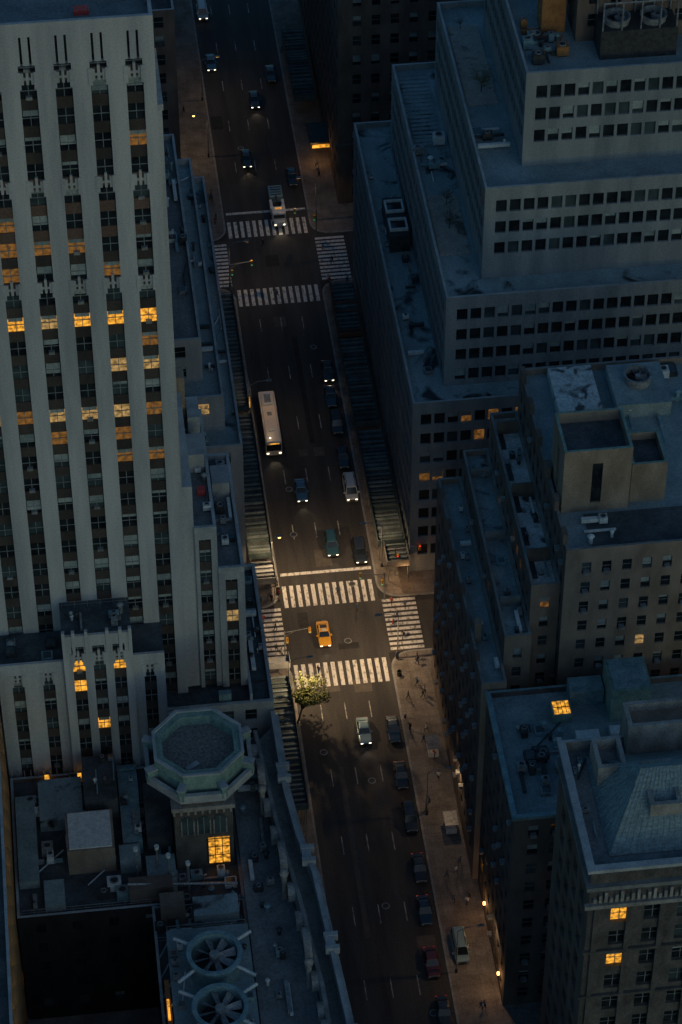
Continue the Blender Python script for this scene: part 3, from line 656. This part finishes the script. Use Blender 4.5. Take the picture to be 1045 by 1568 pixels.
# ------------------------------------------------------------------ sidewalk sheds
def shed(x0,x1,y0,y1,z=3.6,board='shed_board',deck='shed_deck',plank='shed_plank'):
    b=B('sidewalk_shed',((x0+x1)/2,(y0+y1)/2,0))
    b.box('deck',deck,x0,x1,y0,y1,z,z+.15)
    y=y0+.3
    while y<y1-.3:
        b.box('planks',plank if R.random()<.7 else board,x0+.15,x1-.15,y,y+R.uniform(.2,.4),z+.15,z+.3+R.random()*.15); y+=R.choice([.8,.9,1.0,1.25])
    b.box('parapet_boards',board,x1,x1+.08,y0,y1,z-.2,z+1.0); b.box('parapet_boards',board,x0-.08,x0,y0,y1,z-.2,z+.9)
    b.box('parapet_boards',board,x0,x1,y0-.08,y0,z-.2,z+1.0)
    y=y0+.3
    while y<y1:
        for x in (x0+.2,x1-.2): b.tube('posts','metal_grey',(x,y,.14),(x,y,z),.06,n=6)
        b.tube('braces','metal_grey',(x0+.2,y,z-1),(x1-.2,y,z-.1),.04,n=4)
        y+=2.4
    b.done()
shed(23.2,26.6,304,336); shed(23.0,26.4,337,366); shed(23.2,26.4,255,279.5); shed(42.4,46.3,304.5,330); shed(42.2,46.1,331,352); shed(42.4,46.2,352.5,366,board='shed_red')
shed(42.3,46.2,418,440); shed(43.2,46.4,300,304.2,board='coping_dark',deck='shed_deck'); shed(23.6,26.8,281.5,283.5,board='coping',deck='coping',plank='coping'); shed(23.4,26.6,298.6,303,board='coping_dark',deck='coping_dark',plank='coping')
# ------------------------------------------------------------------ vehicles
def loft(b,part,mat,rings,cap=True):
    n=len(rings[0]); v=[p for r_ in rings for p in r_]; f=[]
    for k in range(len(rings)-1):
        for i in range(n): f.append([k*n+i,k*n+(i+1)%n,(k+1)*n+(i+1)%n,(k+1)*n+i])
    if cap: f.append(list(range(n))[::-1]); f.append([(len(rings)-1)*n+i for i in range(n)])
    b.add(part,mat,v,f)
def wheel(b,x,y,r=.33,w=.22):
    n=16; sx=1 if x>0 else -1
    v=[(x-w/2,y+r*math.cos(2*math.pi*i/n),r+r*math.sin(2*math.pi*i/n)) for i in range(n)]+[(x+w/2,y+r*math.cos(2*math.pi*i/n),r+r*math.sin(2*math.pi*i/n)) for i in range(n)]
    b.add('c','tyre',v,[[i,(i+1)%n,(i+1)%n+n,i+n] for i in range(n)]+[list(range(n)),list(range(n,2*n))])
    xx=x+sx*(w/2+.005); v=[(xx,y+r*.6*math.cos(2*math.pi*i/n),r+r*.6*math.sin(2*math.pi*i/n)) for i in range(n)]; b.add('c','metal_grey',v,[list(range(n))])
CARS={}
def car_mesh(kind,p,lights):
    key=(kind,p,lights)
    if key in CARS: return CARS[key]
    L,W,H,cab=dict(sedan=(4.8,1.84,1.46,(-.20,-.05,.22,.38)),suv=(4.9,1.95,1.8,(-.24,-.12,.40,.475)),van=(5.2,1.98,2.0,(-.33,-.2,.44,.485)))[kind]
    b=B('car'); w=W/2; by=.62*H if kind=='sedan' else .56*H
    def ring(y,wf,zt,zb=.28):
        a=w*wf
        return [(-a*.92,y,zb),(a*.92,y,zb),(a,y,zb+.15),(a,y,zt-.22),(a*.94,y,zt-.05),(a*.8,y,zt),(-a*.8,y,zt),(-a*.94,y,zt-.05),(-a,y,zt-.22),(-a,y,zb+.15)]
    st=[(-.5,.74,by-.22,.38),(-.485,.88,by-.13,.3),(-.44,.96,by-.08,.28),(-.3,1,by-.02,.28),(cab[0],1,by+.02,.28),(0,1,by+.03,.28),(.3,1,by+.04,.28),(.44,.97,by+.02,.3),(.485,.9,by-.04,.34),(.5,.8,by-.15,.42)]
    loft(b,'c',p,[ring(y*L,wf,zt,zb) for y,wf,zt,zb in st])
    y0,y1,y2,y3=[c*L for c in cab]; zb=by-.02; zt=H
    a0,a1=w*.9,w*.74
    v=[(-a0,y0,zb),(a0,y0,zb),(a1,y1,zt),(-a1,y1,zt),(-a0,y3,zb),(a0,y3,zb),(a1,y2,zt),(-a1,y2,zt)]
    b.add('c','car_glass',v,[[0,1,2,3],[1,5,6,2],[5,4,7,6],[4,0,3,7]])
    rr=[[(-a1-.02,y1-.04,zt-.03),(a1+.02,y1-.04,zt-.03),(a1+.02,y2+.05,zt-.03),(-a1-.02,y2+.05,zt-.03)],[(-a1*.96,y1,zt+.02),(a1*.96,y1,zt+.02),(a1*.96,y2,zt+.02),(-a1*.96,y2,zt+.02)],[(-a1*.8,y1+.25,zt+.06),(a1*.8,y1+.25,zt+.06),(a1*.8,y2-.25,zt+.06),(-a1*.8,y2-.25,zt+.06)]]
    loft(b,'c',p,rr)
    for sx in (-1,1):
        b.tube('c',p,(sx*a0,y0,zb),(sx*a1,y1,zt),.05,n=4); b.tube('c',p,(sx*a0,y3,zb),(sx*a1,y2,zt),.06,n=4)
        ym=(y1+y2)/2; b.tube('c',p,(sx*a0,ym,zb),(sx*a1,ym,zt),.05,n=4)
        b.box('c',p,sx*w*1.0-.12+sx*.1,sx*w+.12+sx*.1,y0+.25,y0+.42,by-.02,by+.16)
        hl='head_lamp' if lights else 'head_off'
        b.box('c',hl,sx*w*.62-.16,sx*w*.62+.16,-L*.5-.02,-L*.485,by-.38,by-.24)
        b.box('c','tail_lamp',sx*w*.66-.14,sx*w*.66+.14,L*.49,L*.5+.03,by-.32,by-.14)
        wheel(b,sx*(w-.12),-L*.31); wheel(b,sx*(w-.12),L*.29)
    b.box('c','metal_dark',-w*.5,w*.5,-L*.5-.015,-L*.49,.4,by-.35)
    if p=='p_yellow':
        b.box('c','p_white',-.35,.35,-.25,.05,H+.05,H+.22); b.box('c','metal_dark',-.5,.5,.35,.95,H+.05,H+.09)
    if kind!='sedan':
        for sx in (-1,1): b.box('c','metal_dark',sx*a1*.85-.03,sx*a1*.85+.03,y1+.3,y2-.3,H+.05,H+.12)
    me=b.mesh('c'); CARS[key]=me; return me
def spot(x,y,z,tx,ty,tz,en,ang,col,name,size=.15,blend=.6,parent=None):
    l=bpy.data.lights.new(name,'SPOT'); l.energy=en; l.spot_size=rad(ang); l.spot_blend=blend; l.color=col; l.shadow_soft_size=size
    o=bpy.data.objects.new(name,l); COL.objects.link(o); o.location=(x,y,z)
    o.rotation_euler=(Vector((tx,ty,tz))-Vector((x,y,z))).to_track_quat('-Z','Y').to_euler()
    if parent:
        o.location=Vector((x,y,z))-parent.location; o.parent=parent
    return o
def car(name,kind,p,x,y,lights=True,beam=False,rot=0):
    o=bpy.data.objects.new(name,car_mesh(kind,p,lights)); COL.objects.link(o); o.location=(x,y,.006); o.rotation_euler=(0,0,rad(rot))
    if lights and beam: spot(x,y-2.5,.8,x,y-9,0,60,75,(1,.82,.55),'headlight_beam',parent=o if rot==0 else None)
    return o
car('taxi_cab','sedan','p_yellow',32.6,290.2,beam=True)
car('sedan_car','sedan','p_silver',36.0,270.8,beam=True); car('sedan_car','sedan','p_navy',40.1,270.6,False); car('sedan_car','sedan','p_black',40.0,262.0,False)
car('suv_car','suv','p_black',40.2,254.2,False); car('sedan_car','sedan','p_blue',32.7,320.9,beam=True); car('white_van','van','p_white',40.2,320.3)
car('suv_car','suv','p_teal',35.9,308.6,beam=True); car('suv_car','suv','p_black',39.9,306.6); car('sedan_car','sedan','p_black',40.0,348.2,beam=True)
car('sedan_car','sedan','p_black',32.6,406.1,beam=True); car('sedan_car','sedan','p_black',35.7,423.4,beam=True); car('white_van','van','p_white',28.9,452.3,beam=True)
car('sedan_car','sedan','p_blue',29.0,435.8); car('sedan_car','sedan','p_black',39.9,399.9,False); car('sedan_car','sedan','p_black',39.9,327.6,False)
car('suv_car','suv','p_black',39.9,335.5,False); car('sedan_car','sedan','p_navy',39.7,342,False); car('sedan_car','sedan','p_black',40.2,245.4,False); car('van','van','p_silver',43.6,231.6,False)
car('sedan_car','sedan','p_navy',39.9,238.2,False); car('sedan_car','sedan','p_red',39.6,229.6,False); car('sedan_car','sedan','p_black',40.0,221.6,beam=True); car('sedan_car','sedan','p_black',39.4,431,False)
def rbox(b,part,mat,x0,x1,y0,y1,z0,z1,r=.25):
    def pl(k):
        P=[]
        for cx_,cy_,a0 in ((x1-r,y1-r,0),(x0+r,y1-r,90),(x0+r,y0+r,180),(x1-r,y0+r,270)):
            for t in range(4): P.append((cx_+(r-k)*math.cos(rad(a0+t*30)),cy_+(r-k)*math.sin(rad(a0+t*30))))
        return P
    loft(b,part,mat,[[(x,y,z) for x,y in pl(k)] for k,z in ((.08,z0),(0,z0+.1),(0,z1-.15),(.06,z1-.04),(.2,z1))])
def bus(x,y):
    b=B('city_bus',(x,y,0))
    rbox(b,'body','p_cream',x-1.28,x+1.28,y-6.1,y+6.1,.35,3.05)
    for s in (-1,1):
        xs=x+s*1.285
        for i in range(8): b.box('side_windows','car_glass',min(xs,xs+s*.02),max(xs,xs+s*.02),y-5.2+i*1.33,y-4.05+i*1.33,1.5,2.6)
        b.box('stripe','p_blue',min(xs,xs+s*.015),max(xs,xs+s*.015),y-5.8,y+5.8,1.0,1.25)
        b.box('lamps','head_lamp',x+s*.95-.18,x+s*.95+.18,y-6.14,y-6.08,.75,.95); b.box('lamps','tail_lamp',x+s*1.0-.12,x+s*1.0+.12,y+6.09,y+6.13,.9,1.2)
        b.box('mirrors','metal_dark',x+s*1.45-.12,x+s*1.45+.12,y-6.3,y-6.15,2.0,2.5)
        for yy in (-3.6,3.2):
            n=16
            v=[(x+s*1.05+dx,y+yy+.5*math.cos(2*math.pi*i/n),.5+.5*math.sin(2*math.pi*i/n)) for dx in (-.15,.24) for i in range(n)]
            b.add('wheels','tyre',v,[[i,(i+1)%n,(i+1)%n+n,i+n] for i in range(n)]+[list(range(n)),list(range(n,2*n))])
    b.box('windscreen','car_glass',x-1.12,x+1.12,y-6.13,y-6.09,1.35,2.6); b.box('destination_sign','lit_amber',x-.8,x+.8,y-6.13,y-6.1,2.68,2.88)
    b.box('roof_unit','p_white',x-.8,x+.8,y+2.6,y+5.4,3.05,3.32); b.box('roof_unit','metal_grey',x-.5,x+.5,y+3.0,y+5.0,3.32,3.36)
    b.box('roof_hatch','p_white',x-.4,x+.4,y-3.4,y-2.6,3.05,3.14); b.box('roof_hatch','metal_grey',x-.35,x+.35,y+.3,y+1,3.05,3.14); b.box('roof_rail','metal_grey',x-1.0,x-.94,y-5,y+5,3.05,3.09); b.box('roof_rail','metal_grey',x+.94,x+1.0,y-5,y+5,3.05,3.09)
    o=b.done(); spot(x,y-6.2,.9,x,y-13,0,90,80,(1,.8,.5),'headlight_beam',parent=o)
bus(29.5,335.6)
def truck(x,y):
    b=B('tow_truck',(x,y,0))
    rbox(b,'cab','p_white',x-1.15,x+1.15,y-4,y-1.9,.5,2.5); b.box('windscreen','car_glass',x-.95,x+.95,y-4.03,y-3.98,1.5,2.2); rbox(b,'hood','p_white',x-1.0,x+1.0,y-5,y-3.95,.5,1.4)
    b.box('chassis','metal_dark',x-1.1,x+1.1,y-1.8,y+4.2,.7,.95)
    b.box('side_boxes','p_white',x-1.25,x-.75,y-1.7,y+.8,.72,1.9); b.box('side_boxes','p_white',x+.75,x+1.25,y-1.7,y+.8,.72,1.9); b.box('beacon','lit_amber',x-.5,x+.5,y-2.7,y-2.5,2.52,2.65)
    rbox(b,'rear_body','p_silver',x-1.2,x+1.2,y+1.2,y+4.2,.9,2.3,.15)
    for i in range(4): b.box('ladder_rack','metal_dark',x-.9,x+.9,y+1.5+i*.7,y+1.62+i*.7,2.32,2.42)
    b.tube('boom','metal_dark',(x,y-1.5,1.8),(x,y+1.2,2.4),.12)
    for s in (-1,1):
        b.box('lamps','head_lamp',x+s*.75-.15,x+s*.75+.15,y-5.04,y-5.0,.8,1.0)
        for yy in (-3.9,2.6):
            n=14; v=[(x+s*1.0+dx,y+yy+.42*math.cos(2*math.pi*i/n),.42+.42*math.sin(2*math.pi*i/n)) for dx in (-.15,.15) for i in range(n)]
            b.add('wheels','tyre',v,[[i,(i+1)%n,(i+1)%n+n,i+n] for i in range(n)]+[list(range(n)),list(range(n,2*n))])
    o=b.done(); spot(x,y-5.2,.9,x,y-12,0,110,80,(1,.85,.6),'headlight_beam',parent=o)
truck(36.4,391.4)
# ------------------------------------------------------------------ people
def person_mesh(i,coat,stride):
    k=stride
    J=[(0,0,.95),(0,0,1.2),(0,0,1.42),(0,.0,1.52),(0,-.02,1.66),(0,-.01,1.76),
       (.11,0,.9),(.12,-.18*k,.5),(.12,-.2*k,.08),(.12,-.32*k,.04),(-.11,0,.9),(-.12,.1*k,.5),(-.12,.3*k,.1),(-.12,.2*k,.04),
       (.2,0,1.4),(.26,.12*k,1.14),(.25,-.0*k,.9),(.25,-.05,.82),(-.2,0,1.4),(-.26,-.1*k,1.14),(-.25,-.24*k,.94),(-.25,-.28*k,.87)]
    Ed=[(0,1),(1,2),(2,3),(3,4),(4,5),(0,6),(6,7),(7,8),(8,9),(0,10),(10,11),(11,12),(12,13),(2,14),(14,15),(15,16),(16,17),(2,18),(18,19),(19,20),(20,21)]
    Rr=[.15,.14,.16,.06,.10,.08,.1,.07,.045,.04,.1,.07,.045,.04,.08,.05,.038,.035,.08,.05,.038,.035]
    me=bpy.data.meshes.new('p'); me.from_pydata(J,Ed,[]); o=bpy.data.objects.new('p',me); COL.objects.link(o)
    o.modifiers.new('s','SKIN'); su=o.modifiers.new('u','SUBSURF'); su.levels=1; su.render_levels=1
    for v,r_ in zip(me.skin_vertices[0].data,Rr): v.radius=(r_,r_*.8)
    me.skin_vertices[0].data[0].use_root=True
    dg=bpy.context.evaluated_depsgraph_get(); m2=bpy.data.meshes.new_from_object(o.evaluated_get(dg)); bpy.data.objects.remove(o)
    m2.materials.clear()
    for nm in (coat,'trouser','skin','hair'): m2.materials.append(M[nm])
    for p in m2.polygons:
        z=p.center.z; x=abs(p.center.x)
        p.material_index = 1 if z<.88 and x<.2 else (2 if (z<.92 and x>.2) else (0 if z<1.5 else (3 if z>1.69 or p.center.y>.03 else 2)))
        p.use_smooth=True
    return m2
PM=[person_mesh(i,c,k) for i,(c,k) in enumerate((('coat_black',1),('coat_blue',.8),('coat_white',1),('coat_red',.5),('coat_black',.2),('coat_blue',1.1)))]
def ped(x,y,z=.14,rot=None):
    o=bpy.data.objects.new('pedestrian',R.choice(PM)); COL.objects.link(o); o.location=(x,y,z); o.rotation_euler=(0,0,rad(R.uniform(0,360) if rot is None else rot))
    s=R.uniform(.94,1.06); o.scale=(s,s,s)
for x,y in ((43.2,295.5),(42.8,291),(44,288.5),(43.6,292.6),(45,294.5),(38.0,294.8),(24,290),(25.5,288),(25.8,292.3),(24.2,294),(26.2,287.1),(34,368.4),(33,382),(44,376),(42.9,379.5),(35.6,298.6),(31,283)): ped(x,y,.01)
for i in range(18): ped(R.uniform(42.4,46.4),R.uniform(215,284))
for i in range(14): ped(R.uniform(42.2,46),R.choice([R.uniform(367,371),R.uniform(386,460)]))
for i in range(26): ped(R.uniform(21.5,26.8),R.choice([R.uniform(298,303),R.uniform(386,460),R.uniform(386,400)]))
for x,y in ((44.6,279),(43,276.5),(44,268),(45.2,283),(42.5,284.3),(27,299),(26.9,301.5)): ped(x,y)
# ------------------------------------------------------------------ street furniture
def lamp(x,y,dx,energy,lit=True,h=9.2,col=(1,.66,.34),globe=False,ang=160,bl=.5):
    b=B('street_lamp',(x,y,0)); b.cyl('base','metal_dark',(x,y),.22,.14,.9,8,.13); b.tube('pole','metal_grey',(x,y,.5),(x,y,h-.6),.11,.07,8)
    b.tube('arm','metal_grey',(x,y,h-.7),(x+dx*1.2,y,h),.06,.05,6); b.tube('arm','metal_grey',(x+dx*1.2,y,h),(x+dx*2.6,y,h+.05),.05,.045,6)
    lx=x+dx*2.9; b.box('lamp_head','metal_grey',lx-.42,lx+.42,y-.2,y+.2,h+.0,h+.16)
    if globe: b.sphere('lamp_lens','lamp_warm',(lx,y-.02,h-.12),.24,10,6)
    else: b.box('lamp_lens','lamp_warm',lx-.3,lx+.3,y-.13,y+.13,h-.06,h)
    o=b.done()
    spot(lx,y,h-.4,lx,y,0,energy,ang,col,'lamp_light',.12,bl,parent=o)
def signal(x,y,dx,c='signal_green'):
    b=B('traffic_light',(x,y,0)); b.tube('pole','metal_grey',(x,y,.14),(x,y,5.6),.1,.08,8); b.tube('arm','metal_grey',(x,y,5.3),(x+dx*3.6,y,5.8),.07,.05,6); b.tube('arm','metal_grey',(x,y,4.6),(x+dx*1.6,y,5.5),.04,.04,6)
    for xx in (x+dx*3.6,x+dx*.35):
        z=4.9 if xx!=x+dx*.35 else 3.2
        b.box('signal_head','p_yellow',xx-.17,xx+.17,y-.14,y+.14,z,z+1.05)
        for i,m in enumerate(('signal_green' if c=='signal_green' else 'metal_dark','metal_dark','signal_red' if c=='signal_red' else 'metal_dark')):
            for s in (-1,1): b.tube('lenses',m,(xx,y+s*.14,z+.18+i*.34),(xx,y+s*.2,z+.18+i*.34),.1,.1,10)
    b.done()
E=2600
lamp(26.4,302.3,.4,E*1.1,globe=True); lamp(42.6,284.6,-1,E*1.1); lamp(42.8,303.5,-1,E*.7); lamp(26.3,277.6,1,E*1.2,ang=172,bl=.2)
lamp(26.6,372,1,350); lamp(42.7,388,-1,350); lamp(42.6,255,1,450); lamp(42.6,228,1,500); lamp(26.7,337,1,300)
lamp(26.6,425,1,300); lamp(26.2,408,-.8,450,globe=True)
def point(x,y,z,en,col=(1,.5,.18)):
    l=bpy.data.lights.new('shop_light','POINT'); l.energy=en; l.color=col; l.shadow_soft_size=.2; o=bpy.data.objects.new('shop_light',l); COL.objects.link(o); o.location=(x,y,z)
point(46.8,236,3.4,90); point(46.8,224.5,3.4,90); point(45.6,299.2,3.0,120); point(44.5,403.8,2.8,90)
signal(42.3,296.6,-1); signal(26.6,286.6,1); signal(44.5,301.5,1,'signal_red'); signal(42.3,384.0,-1); signal(26.6,371.0,1,'signal_green')
ad=B('bus_stop_shelter',(26.9,341,0)); ad.box('ad_panel','metal_dark',26.72,27.1,341,341.15,.14,2.9); ad.box('ad_panel','lit_amber',26.76,27.06,340.96,340.998,.5,2.7)
ad.box('roof','metal_grey',26.65,27.15,341.2,345.5,2.5,2.6); ad.box('back_glass','glass_b',26.68,26.72,341.2,345.5,.4,2.5)
for y in (341.4,345.3): ad.tube('posts','metal_grey',(26.95,y,.14),(26.95,y,2.5),.05)
ad.done()
def hydrant(x,y):
    b=B('fire_hydrant',(x,y,0)); b.cyl('h','metal_dark',(x,y),.16,.14,.75,10); b.sphere('h','metal_grey',(x,y,.78),.17,8,5); b.tube('h','metal_grey',(x-.28,y,.55),(x+.28,y,.55),.07); b.done()
hydrant(42.1,273); hydrant(26.8,268)
def bin_(x,y):
    b=B('litter_bin',(x,y,0)); b.ring('b','metal_dark',(x,y),.3,.34,.14,1.0,12,0,'tyre',.7); b.done()
bin_(42.4,281.2); bin_(27.0,299.8); bin_(42.5,299.8)
for x,y in ((45,266),(45.4,252)):
    b=B('food_cart',(x,y,0)); b.box('body','metal_white',x-.7,x+.7,y-1.2,y+1.2,.5,1.5)
    for s in (-1,1):
        for t in (-1,1): b.tube('posts','metal_grey',(x+s*.6,y+t*1.1,1.5),(x+s*.6,y+t*1.1,2.3),.03)
        b.tube('wheels','tyre',(x+s*.6-.05,y,.36),(x+s*.6+.05,y,.36),.22,.22,12)
    b.prism('canopy','metal_grey',[(x-.9,y-1.3),(x+.9,y-1.3),(x+.9,y+1.3),(x-.9,y+1.3)],2.3,2.4); b.done()
# ------------------------------------------------------------------ trees
def tree(name,x,y,z,h,cr,nl,mats,seed,lean=(0,0),ls=1.0):
    r=random.Random(seed); b=B(name,(x,y,z)); top=Vector((x+lean[0],y+lean[1],z+h*.62))
    b.tube('trunk','bark',(x,y,z),(x+lean[0]*.4,y+lean[1]*.4,z+h*.35),h*.022,h*.016,8)
    fork=Vector((x+lean[0]*.4,y+lean[1]*.4,z+h*.35)); cl=[]
    for i in range(12):
        a=r.uniform(0,6.28); rr=cr*r.uniform(.35,1.0); t=top+Vector((rr*math.cos(a),rr*math.sin(a),r.uniform(-.15,.35)*h))
        mid=(fork+t)/2+Vector((0,0,.08*h)); b.tube('limbs','bark',fork,mid,h*.012,h*.007,5); b.tube('limbs','bark',mid,t,h*.007,h*.002,4); cl.append((t,cr*r.uniform(.22,.5))); cl.append((mid,cr*.25))
    V={m:([],[]) for m in mats}
    for i in range(nl):
        c,s=r.choice(cl); dvec=Vector((r.gauss(0,1),r.gauss(0,1),r.gauss(0,.7))).normalized()*s*r.uniform(.2,1.15); p=c+dvec
        u=Vector((r.gauss(0,1),r.gauss(0,1),r.gauss(0,.5))).normalized(); w_=u.cross(Vector((0,0,1))+Vector((r.gauss(0,.4),r.gauss(0,.4),0))).normalized(); k=r.uniform(.08,.17)*(h/7)*ls
        m=mats[0] if r.random()<.65 else mats[1]; vs,fs=V[m]; o=len(vs)
        vs+= [tuple(p-u*k),tuple(p+w_*k*.6),tuple(p+u*k),tuple(p-w_*k*.6)]; fs.append([o,o+1,o+2,o+3])
    for m in V: b.add('foliage',m,V[m][0],V[m][1])
    b.done()
tree('street_tree',27.0,273.8,.14,7.4,2.6,3600,('leaf_a','leaf_b'),4,(1.6,.3),1.15)
tree('rooftop_tree',54.6,323,47.1,3.6,1.9,900,('leaf_dry','leaf_dry'),5); tree('rooftop_tree',55,328.5,47.1,3.0,1.5,700,('leaf_dry','leaf_dry'),8)
tree('rooftop_tree',60.6,335,61.7,4.0,2.3,1200,('leaf_dry','leaf_b'),6); tree('rooftop_tree',60,351,61.7,2.4,1.2,500,('leaf_dry','leaf_dry'),7)
# ------------------------------------------------------------------ light, world, camera
W=bpy.data.worlds.new('World'); scene.world=W; W.use_nodes=True; nt=W.node_tree
sky=nt.nodes.new('ShaderNodeTexSky'); sky.sky_type='NISHITA'; sky.sun_disc=False; sky.sun_elevation=rad(6); sky.sun_rotation=rad(160); sky.ozone_density=3.0
tint=nt.nodes.new('ShaderNodeVectorMath'); tint.operation='MULTIPLY'; tint.inputs[1].default_value=(.72,1.03,1.10)
bg=nt.nodes['Background']; bg.inputs[1].default_value=0.105; nt.links.new(sky.outputs[0],tint.inputs[0]); nt.links.new(tint.outputs[0],bg.inputs[0])
sl=bpy.data.lights.new('sun','SUN'); sl.energy=.10; sl.angle=rad(45); sl.color=(.93,.97,1); so=bpy.data.objects.new('sun',sl); COL.objects.link(so)
so.rotation_euler=Vector((-.34,.9,-.75)).to_track_quat('-Z','Y').to_euler()
cam=bpy.data.cameras.new('camera'); cam.sensor_fit='VERTICAL'; cam.sensor_height=24; cam.sensor_width=16; cam.lens=24*4430/1568; cam.clip_end=5000; cam.clip_start=1
co=bpy.data.objects.new('camera',cam); COL.objects.link(co); co.location=(0,0,300); co.rotation_euler=(rad(90-43.3),0,rad(-6.9)); scene.camera=co
scene.view_settings.view_transform='Standard'; scene.view_settings.look='None'; scene.view_settings.exposure=0
